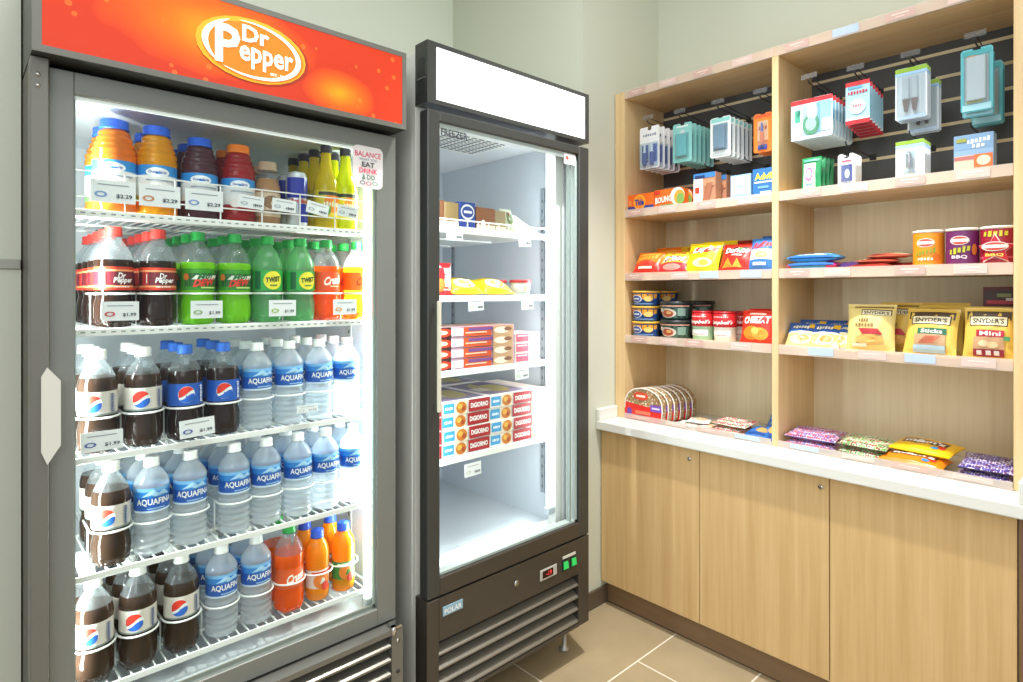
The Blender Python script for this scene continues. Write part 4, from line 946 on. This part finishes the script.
p = blister('razor_pack', 'x', 'hanging pack', .082, .200, TEAL2, [('R', .5, .93, .9, .08, M('#3fa7ae')), ('D', .34, .86, .22, .035, M('#f09a2c')), ('R', .5, .50, .74, .74, M('#c9cdd2')), ('R', .5, .07, .9, .10, M('#a9dcea')), ('R', .45, .16, .5, .03, M('#d9c23a'))], (.10, .90, .13, .90), slab(M('#dfe0e3', .3)), 'large teal packs at the right', (0, 0, 0), .016)
row(p, 2, 2.36, .022, .388, 2.005, '{} large teal pack with a grey window, far right hook', -.012)
for k in range(2): dup(p, (2.47 + k * .035, .380, 1.985), f"{['lower', 'rearmost'][k]} large teal pack hanging behind the front ones, far right")
# lower row
for k in range(4):
    o = pouch('toothpaste_pack', f'{NTH[k]} green and white small pack standing on the top right shelf', 'small pack', .070, .128, .016, M('#1e8a52', .35), [('R', .42, .46, .62, .72, M('#eaf1ee')), ('D', .40, .5, .2, .2, M('#c86a9a')), ('D', .40, .5, .13, .13, M('#f0e6ee')), ('R', .42, .2, .4, .05, M('#7aa7c0')), ('R', .5, .9, .8, .06, M('#5fc39a'))] if k == 0 else [('R', .5, .8, .5, .1, M('#c77a9a')), ('R', .7, .5, .2, .5, M('#2fa06a'))], (2.325 + k * .03, .876 - k * .004, SH1), RZ, R(4), 'green packs on the top right shelf')
p = blister('eye_drop_pack', 'x', 'small pack', .056, .118, M('#f1f1ef', .4), [('R', .5, .78, .56, .07, M('#c86a7a')), ('R', .5, .42, .66, .50, M('#35479a')), ('D', .55, .40, .15, .14, M('#e6e9f2')), ('R', .5, .14, .6, .05, M('#9aa3b8'))], (.2, .8, .16, .70), None, 'small white packs on the top right shelf', (0, 0, 0), .014)
row(p, 4, 2.325, .022, .753, SH1, '{} small white pack with dark blue print, top right shelf')
def clip_(mb, x0, x1, z0, z1, dp): c = (x0 + x1) / 2; mb.lathe([(.006, 0), (.008, .004), (.008, .045), (.004, .055)], M('#a9adb2', .25, .6), 12, (c, -.011, z0 + .01))
p = blister('tweezer_pack', 'x', 'small pack', .082, .130, M('#e9eef4', .4), [('R', .5, .95, 1, .09, M('#93b93a')), ('R', .5, .86, 1, .07, M('#a5cbea')), ('R', .5, .2, .7, .05, M('#c3d3e4'))], (.3, .7, .15, .78), clip_, 'small green-topped packs on the top right shelf', (0, 0, 0), .018)
row(p, 4, 2.325, .026, .56, SH1, '{} small green-topped white pack standing on the top right shelf', 0)
for k in range(2):
    carton('travel_pack', f"{['front', 'rear'][k]} blue card pack with orange and white lower half", 'small pack', .100, .022, .118, M('#8fb0d0', .4), [('R', .5, .80, .98, .38, M('#7fa3c6')), ('T', '~6', .62, .82, .6, .12, M('#eef3f7'), dict(slope=.05)), ('T', '~3', .62, .68, .34, .11, M('#eef3f7')), ('R', .2, .86, .26, .1, M('#9aa24a')), ('R', .27, .24, .5, .42, M('#d9c3ae')), ('R', .27, .38, .5, .1, M('#b9706a')), ('R', .75, .24, .46, .42, M('#e2723a')), ('D', .76, .28, .17, .13, M('#f2d3b8'))], (2.322 + k * .03, .39, SH1), RZ, 'blue travel packs at the right of the top shelf')
# boxes on the top left shelf
for k in range(3):
    carton('detergent_box', f'{NTH[k]} orange detergent box with a round yellow and blue target', 'box', .140, .058, .078, M('#ef6a1e', .4), [('R', .5, .16, 1, .26, M('#2b3f8f')), ('D', .46, .5, .23, .44, M('#f7b52a')), ('D', .46, .5, .19, .36, M('#f08a22')), ('T', 'Tide', .46, .5, .36, .36, M('#1f3a93'), dict(bold=.045)), ('R', .1, .5, .1, .3, M('#f39a4a'))], (2.315 + k * .062, 1.618, SH1), RZ, 'orange detergent boxes on the top left shelf')
    carton('dryer_sheet_box', f'{NTH[k]} orange dryer sheet box with white arc, left of the photo boxes', 'box', .137, .060, .082, M('#f0742a', .4), [('D', .86, .56, .26, .46, M('#f4f0ea')), ('D', .93, .50, .19, .38, M('#f0a23a')), ('D', .97, .4, .14, .3, M('#7fa858')), ('R', .12, .86, .22, .2, M('#e3402a')), ('T', 'BOUNCE', .40, .46, .70, .34, M('#fbf3ea'), dict(bold=.04, slope=.1)), ('R', .5, .12, .5, .1, M('#5fa05a'))], (2.312 + k * .064, 1.474, SH1), RZ, 'orange dryer sheet boxes on the top left shelf')
    carton('bandage_box', f'{NTH[k]} bandage box with brown skin photo and blue top corner', 'box', .100, .052, .128 - .006 * k, M('#b98468', .4), [('R', .22, .42, .44, .84, M('#f0eee9')), ('R', .5, .92, 1, .16, M('#3f7fc0')), ('R', .3, .88, .44, .1, M('#1f3a6a')), ('R', .18, .45, .2, .2, M('#c8432e')), ('R', .72, .66, .52, .22, M('#c98f6d')), ('R', .66, .36, .3, .6, M('#a56a4e'), .2)], (2.318 + k * .07, 1.300 - .012 * k, SH1), RZ, 'bandage boxes on the top left shelf')
for k in range(2):
    carton('tablet_box', f"{['front', 'rear'][k]} light blue and white tablet box, left of the yellow-lettered box", 'box', .086, .05, .100, M('#8fb6dc', .4), [('R', .5, .5, .92, .9, M('#bcd6ee')), ('D', .42, .52, .3, .28, M('#eef4fa')), ('R', .5, .52, .4, .14, M('#9fc4e6'), .1), ('R', .5, .12, .8, .14, M('#7fa9d4'))], (2.325 + k * .056, 1.145, SH1), RZ, 'light blue tablet boxes on the top left shelf')
    carton('pain_relief_box', f"{['front', 'rear'][k]} deep blue pain relief box with yellow lettering beside the divider", 'box', .086, .05, .112, M('#2f6fb5', .4), [('T', 'Advil', .5, .72, .8, .24, M('#e6e13a'), dict(bold=.04)), ('R', .5, .52, .84, .06, M('#d8e8f4')), ('R', .5, .34, .5, .08, M('#6fa4d4')), ('R', .62, .12, .5, .14, M('#d6e6f4'))], (2.325 + k * .056, 1.052, SH1), RZ, 'blue pain relief boxes beside the divider')

# chips on the second shelf, left
def chip(nm, label, y, wd, ht, base, pr, group, lean=22, x=2.308, th=.05, zones=None, z=None, yaw=0):
    return pouch(nm, label, 'snack bag', wd, ht, th, base, pr, (x, y, SH2 if z is None else z), RZ + R(yaw), R(lean), group, zones)
OR_, RD_, YL_ = M('#ef7a1c', .32), M('#d92e22', .32), M('#f5d51c', .32)
cp1 = [('R', .5, .80, .7, .12, M('#f3a23a'), .1), ('T', '~6', .5, .62, .7, .18, M('#e9a23a'), dict(slope=.12)), ('D', .5, .34, .34, .16, M('#e2402a')), ('R', .5, .2, .5, .08, M('#fff0dc'))]
chip('chip_bag', 'front orange and red chip bag at the far left of the second shelf', 1.592, .148, .122, OR_, cp1, 'orange chip bags', 34, zones=lambda u, v: RD_ if v < .42 else OR_)
chip('chip_bag', 'rear orange chip bag at the far left of the second shelf', 1.562, .15, .135, OR_, cp1, 'orange chip bags', 20, 2.42)
fz = lambda u, v: M('#d8303a', .32) if v < .38 else (M('#f0b42a', .32) if v > .82 else M('#eac23c', .32))
fpz = [('R', .5, .56, .84, .26, M('#8a2a2a'), .1), ('T', 'Fritos', .5, .57, .76, .28, M('#f6f2ee'), dict(shear=.2, bold=.045, slope=.06)), ('D', .5, .2, .3, .12, M('#f0948a')), ('T', '~6', .55, .85, .5, .09, M('#b0342c'))]
chip('chip_bag', 'front yellow and red corn chip bag with white lettering', 1.455, .152, .118, YL_, fpz, 'yellow and red corn chip bags', 36, zones=fz)
chip('chip_bag', 'rear yellow and red corn chip bag behind the white-lettered one', 1.430, .15, .135, M('#e0b62c', .32), fpz, 'yellow and red corn chip bags', 18, 2.42)
lp = [('R', .5, .70, .78, .20, M('#d8352a'), .2), ('T', "Lay's", .5, .71, .62, .24, M('#fbf0e6'), dict(shear=.25, bold=.04, slope=.10)), ('D', .55, .28, .30, .14, M('#f3e9a8')), ('D', .6, .27, .14, .08, M('#e6b84a'))]
chip('chip_bag', 'front bright yellow potato chip bag in the middle of the second shelf', 1.316, .155, .140, YL_, lp, 'bright yellow potato chip bags', 24)
chip('chip_bag', 'rear bright yellow potato chip bag in the middle of the second shelf', 1.300, .155, .145, YL_, lp, 'bright yellow potato chip bags', 14, 2.41)
dp_ = [('R', .5, .70, .84, .24, M('#2a2422'), .12), ('T', 'Doritos', .5, .70, .72, .22, M('#f3f0ec'), dict(shear=.1, bold=.04)), ('D', .62, .73, .07, .05, M('#3f9a4a')), ('P', [(.12, .1), (.46, .12), (.28, .42)], M('#f0902c')), ('P', [(.44, .12), (.74, .1), (.58, .40)], M('#f3a83c')), ('R', .55, .5, .3, .05, M('#f7ddd2'))]
chip('chip_bag', 'front red tortilla chip bag with black lettering band', 1.166, .142, .128, RD_, dp_, 'red tortilla chip bags', 26)
chip('chip_bag', 'rear dark red tortilla chip bag behind the red one', 1.150, .145, .142, M('#8f2620', .32), dp_, 'red tortilla chip bags', 14, 2.41)
rz_ = lambda u, v: M('#3a78c2', .32) if (v < .30 or v > .62) else M('#eef0ee', .32)
rp = [('T', 'Ruffles', .5, .76, .72, .2, M('#d83a3c'), dict(shear=.2, bold=.05, slope=.08)), ('D', .55, .45, .28, .10, M('#e9cf82')), ('R', .5, .18, .5, .08, M('#e3ecf6'))]
chip('chip_bag', 'front blue and white ridged chip bag beside the divider', 1.062, .105, .142, M('#3a78c2', .32), rp, 'blue and white ridged chip bags', 22, zones=rz_)
chip('chip_bag', 'rear blue and white ridged chip bag beside the divider', 1.060, .105, .152, M('#2f68b0', .32), rp, 'blue and white ridged chip bags', 12, 2.41, zones=rz_)
# second shelf, right: flat packs and crisp tubes
for k in range(2):
    o = pouch('cookie_pack', f"{['lower', 'upper'][k]} flat light blue cookie pack at the left of the right section", 'snack bag', .178, .12, .031, M('#3f9fe0', .3), [('R', .5, .18, .6, .16, M('#cfe3f4')), ('R', .5, .5, .7, .3, M('#7cc2f0')), ('R', .5, .06, .9, .08, M('#2b6fc0'))], (2.318 + .003 * k, .876, SH2 + .029 * k), RZ, R(88), 'flat light blue packs', puff=.3, zones=lambda u, v: M('#e23a90', .3) if (k == 0 and (u < .12 or u > .82)) else M('#3f9fe0', .3))
pouch('cookie_pack', 'small dark purple pack behind the flat light blue ones', 'snack bag', .10, .10, .026, M('#4a2f6a', .3), [('R', .5, .5, .5, .3, M('#7a5aa8'))], (2.36, .765, SH2), RZ, R(84))
for k in range(4):
    yy, zz = ((.688, 0), (.60, 0), (.665, .0165), (.64, .033))[k]
    pouch('meat_stick_pack', ['left flat red meat snack pack on the shelf board', 'flat red meat snack pack next to the orange tube', 'red and cream meat snack pack on the others', 'cream-backed meat snack pack topmost of the flat pile'][k], 'snack pack', .14 if k != 1 else .10, .09, .019, M('#a3342c' if k < 2 else '#b8503c', .3), [('R', .5, .5, .9, .4, M('#e3cfa2') if k > 1 else M('#c9574a')), ('R', .3, .2, .3, .2, M('#7a2a22'))], (2.325 + (.035 if k == 1 else .01 * k), yy, SH2 + zz), RZ + R((-3, 4, 5, -4)[k]), R(87), 'flat red meat snack packs')
def crisp_tube(label, y, c, stripes, prints):
    t = thing('crisp_tube', label, 'crisp tube', (2.368, y, SH2), RZ, 'short crisp tubes on the second shelf')
    r, h = .0435, .121
    mb = MB().lathe([(r, 0), (r, .003)], M('#d9d6cf', .3, .6), 30).lathe([(r, .003), (r, h - .008)], M(c, .35), 30, caps=False)
    mb.prints(prints, cyl(r, .003, h - .008, 2.5), 1); mb.build('tube_body', t)
    MB().lathe([(r + .0012, h - .008), (r + .0012, h), (r - .002, h + .001), (r - .003, h - .001)], M('#ece8e0', .3), 30).build('lid', t)
def face(y0): return [('D', .5, y0, .20, .13, M('#f4ece2')), ('D', .42, y0 + .03, .035, .03, M('#4a3a32')), ('D', .58, y0 + .03, .035, .03, M('#4a3a32')), ('P', [(.36, y0 - .05), (.5, y0 - .01), (.64, y0 - .05), (.5, y0 - .035)], M('#5a3a2c'))]
def logo(y0): return [('D', .5, y0, .24, .13, M('#f4ece2')), ('D', .5, y0, .21, .11, M('#c8483a')), ('R', .5, y0, .4, .09, M('#f4ece2'))]
crisp_tube('short orange crisp tube, leftmost of the three tubes', .517, '#f0921e', None, logo(.70) + [('T', '~6', .5, .42, .52, .16, M('#8f9a2c'), dict(slope=.12, bold=.04)), ('T', '~5', .5, .22, .4, .08, M('#fbf0dc')), ('D', .78, .25, .1, .1, M('#d96a1c'))])
crisp_tube('short purple crisp tube between the orange and red ones', .426, '#6a2560', None, logo(.72) + [('T', '~5', .5, .44, .52, .18, M('#b5b82e'), dict(slope=.12, bold=.04)), ('T', 'BBQ', .5, .24, .36, .11, M('#f0dfea')), ('D', .85, .45, .07, .16, M('#c9702c'))])
st_ = []
for i in range(10):
    a = pi / 2 + i * pi / 5; rr = 1 if i % 2 == 0 else .45; st_.append((.5 + .42 * rr * cos(a), .42 + .40 * rr * sin(a)))
so_ = [(.5 + (x - .5) * 1.14, .42 + (y - .42) * 1.14) for x, y in st_]
def star_items(pts, m): return [('P', [pts[i], pts[(i + 1) % 10], (.5, .42)], m) for i in range(10)]
crisp_tube('short red crisp tube with a star, rightmost of the three tubes', .337, '#a32038', None, [('R', .5, .5, 1.0, .05, M('#d0607a')), ('R', .5, .2, 1.0, .05, M('#d0607a')), ('T', '~5', .5, .86, .6, .16, M('#c9c83a'), dict(bold=.04))] + star_items(so_, M('#f0d9d2')) + star_items(st_, M('#c22438')) + logo(.50) + [('T', 'BBQ', .5, .26, .3, .09, M('#e9dc5a'))])

# third shelf, left: bowls, cups, crackers
def noodle_bowl(label, x, y, z, group, first=[None]):
    if first[0] is None:
        t = thing('pasta_bowl', label, 'food bowl', (x, y, z), RZ, group); first[0] = t
        prof = [(.050, 0), (.055, .004), (.064, .060), (.0665, .062), (.0665, .066)]
        MB().lathe(prof, [M('#24519f', .35)] * 2 + [M('#f2b32c', .35)] * 2, 28).build('bowl', t)
        mb = MB(); f = cyl(.0556, .006, .056, 2.8, r1=.0636)
        mb.prints([('R', .5, .26, 1, .52, M('#2456a8')), ('R', .5, .74, 1, .48, M('#f0a830')), ('P', [(0, .46), (.3, .62), (.6, .44), (1, .6), (1, .4), (0, .4)], M('#2456a8')), ('D', .42, .55, .17, .34, M('#e9eef6')), ('D', .42, .55, .14, .28, M('#2b4fa8')), ('R', .42, .55, .2, .14, M('#d9e3f2')), ('D', .76, .55, .12, .24, M('#f6d27a')), ('R', .5, .1, .8, .1, M('#6f95cf'))], f); mb.build('sleeve', t)
        MB().lathe([(.068, .064), (.068, .0685), (.060, .0695)], M('#f6c64a', .35), 28).build('lid', t)
    else: dup(first[0], (x, y, z), label)
for k in range(3): noodle_bowl(f"{['bottom', 'middle', 'top'][k]} orange and blue pasta bowl of the front left stack", 2.366, 1.6205, SH3 + k * .0705, 'orange and blue pasta bowls')
for k in range(3): noodle_bowl(f"{['bottom', 'middle', 'top'][k]} orange and blue pasta bowl of the stack behind the front one", 2.516, 1.6195, SH3 + k * .0705, None)
def meal_bowl(label, x, y, z, first=[None]):
    if first[0] is None:
        t = thing('meal_bowl', label, 'food bowl', (x, y, z), RZ, 'dark green meal bowls with black lids'); first[0] = t
        MB().lathe([(.055, 0), (.060, .004), (.070, .066), (.0725, .068)], M('#2f4f48', .4), 28).build('bowl', t)
        mb = MB(); mb.prints([('R', .5, .5, 1, .94, M('#47685f')), ('D', .45, .4, .24, .36, M('#d8cfc2')), ('D', .45, .38, .17, .26, M('#b5523a')), ('D', .5, .44, .07, .12, M('#e0b070')), ('R', .24, .62, .2, .3, M('#e2e6e4')), ('R', .82, .5, .2, .6, M('#84a59a')), ('R', .5, .95, 1, .1, M('#d9a294'))], cyl(.0606, .006, .064, 2.7, r1=.0702)); mb.build('sleeve', t)
        MB().lathe([(.0745, .067), (.0755, .070), (.0755, .078), (.071, .082), (.045, .082)], M('#252b2c', .35), 28).build('lid', t)
    else: dup(first[0], (x, y, z), label)
for k in range(2): meal_bowl(f"{['lower', 'upper'][k]} dark meal bowl with black lid in the front stack", 2.378, 1.468, SH3 + k * .083)
for k in range(2): meal_bowl(f"{['lower', 'upper'][k]} dark meal bowl with black lid in the rear stack", 2.54, 1.456, SH3 + k * .083)
def soup_cup(label, x, y, c, first={}):
    k = c
    if k not in first:
        t = thing('soup_cup', label, 'soup cup', (x, y, SH3), RZ, 'red topped soup cups on the third shelf'); first[k] = t
        r = .0465
        MB().lathe([(.040, 0), (.043, .004), (.045, .058), (r, .060), (r, .118)], [M(c, .35)] * 3 + [M('#cf2228', .35)], 28).build('cup', t)
        mb = MB(); mb.prints([('R', .5, .55, .8, .5, M('#f1efe9')), ('R', .5, .42, .5, .08, M('#c9a5a0'))], cyl(.0436, .006, .056, 2.4, r1=.0452))
        mb.prints([('T', "Campbell's", .5, .30, .92, .38, M('#f8f2ee'), dict(shear=.4, bold=.03)), ('T', '~9', .5, .74, .6, .1, M('#f3d9d4')), ('R', .5, .05, 1, .08, M('#a81a22'))], cyl(r, .062, .116, 2.5), 3); mb.build('label', t)
        MB().lathe([(r + .001, .117), (r + .001, .123), (.040, .125)], M('#b81e26', .3), 28).build('lid', t)
    else: dup(first[k], (x, y, SH3), label)
soup_cup('red soup cup with pale green base, left front of the soup cups', 2.362, 1.330, '#a9d3b4')
soup_cup('red soup cup with white base, right front of the soup cups', 2.362, 1.230, '#efece6')
soup_cup('red soup cup with white base in the second row at right', 2.462, 1.215, '#efece6')
soup_cup('red soup cup with white base in the third row at right', 2.562, 1.20, '#efece6')
soup_cup('red soup cup with pale green base in the second row at left', 2.462, 1.325, '#a9d3b4')
ck = [('R', .5, .68, .86, .22, M('#c81e1e'), .05), ('T', 'CHEEZ-IT', .5, .69, .80, .22, M('#fdf6ec'), dict(bold=.045, shear=.1, slope=.03)), ('D', .38, .30, .26, .2, M('#f08a22')), ('D', .64, .28, .24, .18, M('#f3a63a')), ('D', .5, .36, .12, .1, M('#f8c860')), ('R', .5, .88, .5, .06, M('#f0b0a0'))]
chip('cracker_bag', 'front red cracker bag with white lettering beside the divider', 1.082, .136, .135, M('#e2321f', .32), ck, 'red cracker bags', 14, 2.315, .05, None, SH3)
chip('cracker_bag', 'rear red cracker bag behind the white-lettered one', 1.095, .136, .138, M('#d92b1c', .32), ck, 'red cracker bags', 8, 2.40, .05, None, SH3)
# third shelf, right: nuts and pretzels
nz_ = lambda u, v: M('#2f62ae', .3) if v > .55 else M('#d8b878', .3)
npn = [('D', .45, .28, .36, .2, M('#efd9a2')), ('D', .55, .3, .2, .12, M('#d98f3c')), ('R', .5, .52, .9, .08, M('#f0e2b4'), .1), ('R', .8, .82, .22, .2, M('#e9b52c')), ('T', '~6', .42, .74, .56, .14, M('#f2e9c8'))]
for k, (y, x, yaw) in enumerate(((.910, 2.32, 10), (.832, 2.32, 4), (.79, 2.335, -6), (.905, 2.39, 4), (.815, 2.40, 0))):
    chip('peanut_bag', ['left', 'middle', 'right', 'rear left', 'rear right'][k] + ' small blue peanut bag leaning back on the third shelf', y, .108 if k != 2 else .09, .125, M('#2f62ae', .3), npn, 'small blue peanut bags', 48 if k < 3 else 40, x, .026, nz_, SH3, yaw)
GOLD = M('#dcb955', .3); BRN = M('#5b4632', .35)
def snyd(sub, subc): return [('R', .5, .83, .88, .17, M('#4a3a28')), ('R', .5, .72, .76, .20, M('#3f3222')), ('R', .5, .72, .72, .165, M('#eadfb8')), ('T', "SNYDER'S", .5, .72, .62, .10, M('#3a2d1f'), dict(bold=.03)), ('R', .55, .47, .56, .13, M(subc)), ('T', sub, .55, .47, .42, .085, M('#f6f0e4')), ('R', .52, .24, .60, .32, M('#c39a72'))]
sp1 = [('R', .55, .93, .8, .06, M('#8a7440')), ('R', .62, .80, .62, .13, M('#4a3a28')), ('R', .62, .79, .58, .10, M('#eadfb8')), ('T', "SNYDER'S", .62, .79, .52, .07, M('#3a2d1f'), dict(bold=.03)), ('T', '~4', .36, .62, .22, .08, M('#8a6a3c')), ('T', '~6', .38, .52, .4, .07, M('#8a6a3c')), ('R', .52, .38, .42, .12, M('#b8323a'), -.1), ('D', .5, .22, .3, .10, M('#e0b060')), ('R', .3, .1, .3, .06, M('#efe7d2'))]
chip('pretzel_bag', 'front pale gold pretzel bag with a red patch, leftmost of the gold bags', .680, .150, .168, M('#e2cd82', .3), sp1, 'gold pretzel bags with red patch', 16, 2.318, .06, None, SH3, 6)
chip('pretzel_bag', 'rear gold pretzel bag just behind the leftmost gold bag', .628, .14, .170, GOLD, sp1, 'gold pretzel bags with red patch', 8, 2.40, .06, None, SH3, -14)
s2 = snyd('Sticks', '#1f6a4a') + [('R', .40 + .05 * i, .29, .022, .16, M('#c8452e'), .15) for i in range(6)] + [('R', .52, .10, .60, .14, M('#a9c3d0'))]
for k in range(3):
    chip('pretzel_bag', f"{['front', 'middle', 'rear'][k]} gold pretzel bag with a green patch in the middle of the gold bags", .510 - .006 * k, .150, .158 + .006 * k, GOLD, s2, 'gold pretzel bags with green patch', (20, 12, 5)[k], 2.318 + k * .055, .05, None, SH3, -4)
s3 = snyd('Mini', '#b02536') + [('D', .42, .27, .1, .06, M('#e6c9a0')), ('D', .6, .25, .12, .06, M('#dcb98c')), ('R', .52, .10, .60, .13, M('#8f2238')), ('R', .34, .10, .1, .08, M('#e9dfe2')), ('R', .52, .10, .1, .08, M('#e9dfe2')), ('R', .68, .10, .1, .08, M('#e9dfe2')), ('R', .88, .38, .12, .08, M('#4f9a6a'))]
for k in range(2):
    chip('pretzel_bag', f"{['front', 'rear'][k]} gold mini pretzel bag with a dark red patch at the right end", .356, .128, .160, GOLD, s3, 'gold pretzel bags with dark red patch', (12, 6)[k], 2.318 + k * .07, .05, None, SH3, 0)
carton('snack_bar_box', 'tall dark red snack bar box standing behind the rightmost gold bag', 'box', .090, .045, .222, M('#6a1f2a', .4), [('R', .5, .86, .94, .2, M('#4a3530')), ('R', .5, .78, .8, .05, M('#c9404a')), ('R', .6, .88, .4, .05, M('#8f9a5a')), ('R', .75, .82, .2, .04, M('#e6d6d0'))], (2.475, .345, SH3), RZ)

# counter, left: cookie loaf packs, flat packets, dotted candy, blue pouches
def loaf_pack(label, x, y, first=[None]):
    if first[0] is None:
        t = thing('cookie_loaf_pack', label, 'cookie pack', (x, y, CT), RZ, 'row of arched red cookie packs on the counter'); first[0] = t
        wd, ht, dp = .200, .148, .033
        out_ = [(-wd / 2 + .012, 0), (wd / 2 - .02, 0), (wd / 2 - .004, .012), (wd / 2, .05)] + [(wd / 2 * cos(a), .066 + (ht - .066) * sin(a) ** .85) for a in [i * pi / 14 for i in range(1, 14)]] + [(-wd / 2, .05), (-wd / 2, .01)]
        mb = MB().prism(out_, 'y', 0, dp, dotted('seeded_print', '#a5835c', ['#d9c8aa', '#6f8a54', '#8a5436', '#e6dcc8'], 90, .4))
        inn = lambda u, v, k: (-wd / 2 + u * wd, -.0006 * k, v * ht)
        lo_ = [(-wd / 2 + .012, 0), (wd / 2 - .02, 0), (wd / 2 - .004, .012), (wd / 2 - .002, .074), (wd / 4, .066), (-wd / 4, .074), (-wd / 2, .080), (-wd / 2, .01)]
        mb.add([(a, -.0008, b_) for a, b_ in lo_], [tuple(range(len(lo_)))], M('#d9261f', .35))
        mb.prints([('D', .13, .24, .07, .12, M('#6a3fa0')), ('R', .84, .44, .28, .20, M('#7a4fb5')), ('R', .84, .44, .20, .05, M('#e3d6f0')), ('R', .5, .26, .4, .10, M('#f0785a')), ('D', .45, .76, .2, .12, M('#d8452c')), ('R', .45, .76, .24, .07, M('#f2e2cf'))], inn, 2)
        mb.build('pack', t)
        rim = [(p_[0], 0, p_[1]) for p_ in out_[2:18]]
        MB().tube(rim, .0028, M('#f3efe9', .3), 6).build('edge_seam', t)
    else: dup(first[0], (x, y, CT), label)
for k in range(6): loaf_pack(f'{NTH[k] if k else "front"} arched red cookie pack in the row at the left end of the counter', 2.288 + k * .037, 1.586 - k * .008)
for k in range(4):
    yy, xx, zz, yaw = ((1.385, 2.31, 0, 8), (1.30, 2.312, .0, -10), (1.395, 2.40, .0, -12), (1.345, 2.335, .016, 14))[k]
    pouch('mint_packet', ['left flat white packet lying beside the red cookie packs', 'right flat white and orange packet by the dotted candy', 'rear flat pale packet behind the white ones', 'topmost flat white packet of the loose pile'][k], 'candy packet', .10, .085, .017, M('#eceae2', .3), [('R', .5, .5, .7, .3, M('#f0b48a') if k in (1, 3) else M('#cfe3e6')), ('R', .3, .7, .3, .1, M('#7fb5a0')), ('R', .6, .25, .4, .12, M('#e0d0b8'))], (xx, yy, CT + zz), RZ + R(yaw), R(87), 'flat white packets on the counter')
DOT1 = dotted('red_dot_print', '#efe6dc', ['#d8343c', '#e2564a', '#3f8a4a', '#d8343c'], 120, .52)
DOT2 = dotted('purple_pink_dot_print', '#cfc6de', ['#7a3f8a', '#b8425a', '#8a5fb0', '#c9566a'], 125, .55)
DOT3 = dotted('green_dot_print', '#dbe4cb', ['#5a9a4a', '#7a5a3a', '#b8433c', '#7fb564'], 125, .55)
DOT4 = dotted('violet_dot_print', '#dcd6ee', ['#3f3478', '#4f3f98', '#6a3a6a', '#5a50a8'], 130, .58)
for k in range(2):
    pouch('dotted_candy_bag', f"{['lower', 'upper'][k]} red and green dotted candy bag lying on the counter", 'candy bag', .155, .125, .030, DOT1, [], (2.308 + .01 * k, 1.195 + .004 * k, CT + k * .026), RZ + R(3 - 6 * k), R(85), 'red dotted candy bags', crimp=M('#7a9a5a', .3))
for k in range(3):
    y, x, lean, yaw = ((1.080, 2.312, 84, 6), (1.052, 2.345, 62, -12), (1.046, 2.40, 50, 0))[k]
    pouch('blue_candy_bag', ['front flat', 'middle leaning', 'rear leaning'][k] + ' blue candy bag against the divider on the counter', 'candy bag', .095, .13, .036, M('#2f6fc0', .3), [('D', .62, .4, .24, .18, M('#d8a860')), ('R', .4, .72, .6, .14, M('#7fb4e6')), ('R', .5, .15, .7, .1, M('#1f4f98'))], (x, y, CT), RZ + R(yaw), R(lean), 'blue candy bags by the divider')
# counter, right
def lying(nm, label, y, wd, dp, mat, pr, group, k, th=.03, x=2.312, crimp=None, yaw=0):
    pouch(nm, label, 'candy bag', wd, dp, th, mat, pr, (x + .008 * k, y, CT + k * (th * .88)), RZ + R(yaw), R(85), group, crimp=crimp, puff=.36)
for k in range(2):
    w_ = ['lower', 'upper'][k]
    lying('purple_candy_bag', f'{w_} purple and pink dotted candy bag, leftmost in the right section', .880, .180, .15, DOT2, [], 'purple and pink dotted candy bags', k, .032, crimp=M('#8a7fb5', .3), yaw=2)
    lying('green_candy_bag', f'{w_} green dotted candy bag left of the yellow bags', .708, .160, .14, DOT3, [], 'green dotted candy bags', k, .032, crimp=M('#5a4a38', .3), yaw=-3)
    lying('violet_candy_bag', f'{w_} dark violet dotted candy bag at the right end of the counter', .362, .138, .17, DOT4, [], 'dark violet dotted candy bags', k, .027, crimp=M('#3a3048', .3), yaw=2)
mm = [('R', .5, .52, .74, .30, M('#6a3f22')), ('T', "m&m's", .5, .52, .66, .22, M('#f6f2ea'), dict(bold=.05)), ('D', .72, .24, .06, .07, M('#3f8fd0')), ('D', .82, .30, .06, .07, M('#d8342a')), ('R', .25, .80, .3, .1, M('#f7e08a'))]
lying('peanut_candy_bag', 'orange candy bag at the front of the yellow candy pile', .558, .190, .11, M('#f08a1c', .3), mm, 'yellow and orange candy bags', 0, .040, 2.300, yaw=-4)
lying('peanut_candy_bag', 'yellow candy bag lying on the orange one', .548, .188, .15, M('#f5c21a', .3), mm, 'yellow and orange candy bags', 1, .038, 2.345, yaw=-8)
lying('peanut_candy_bag', 'yellow candy bag at the back of the candy pile', .575, .185, .11, M('#f0b818', .3), mm, 'yellow and orange candy bags', 0, .036, 2.44, yaw=-6)
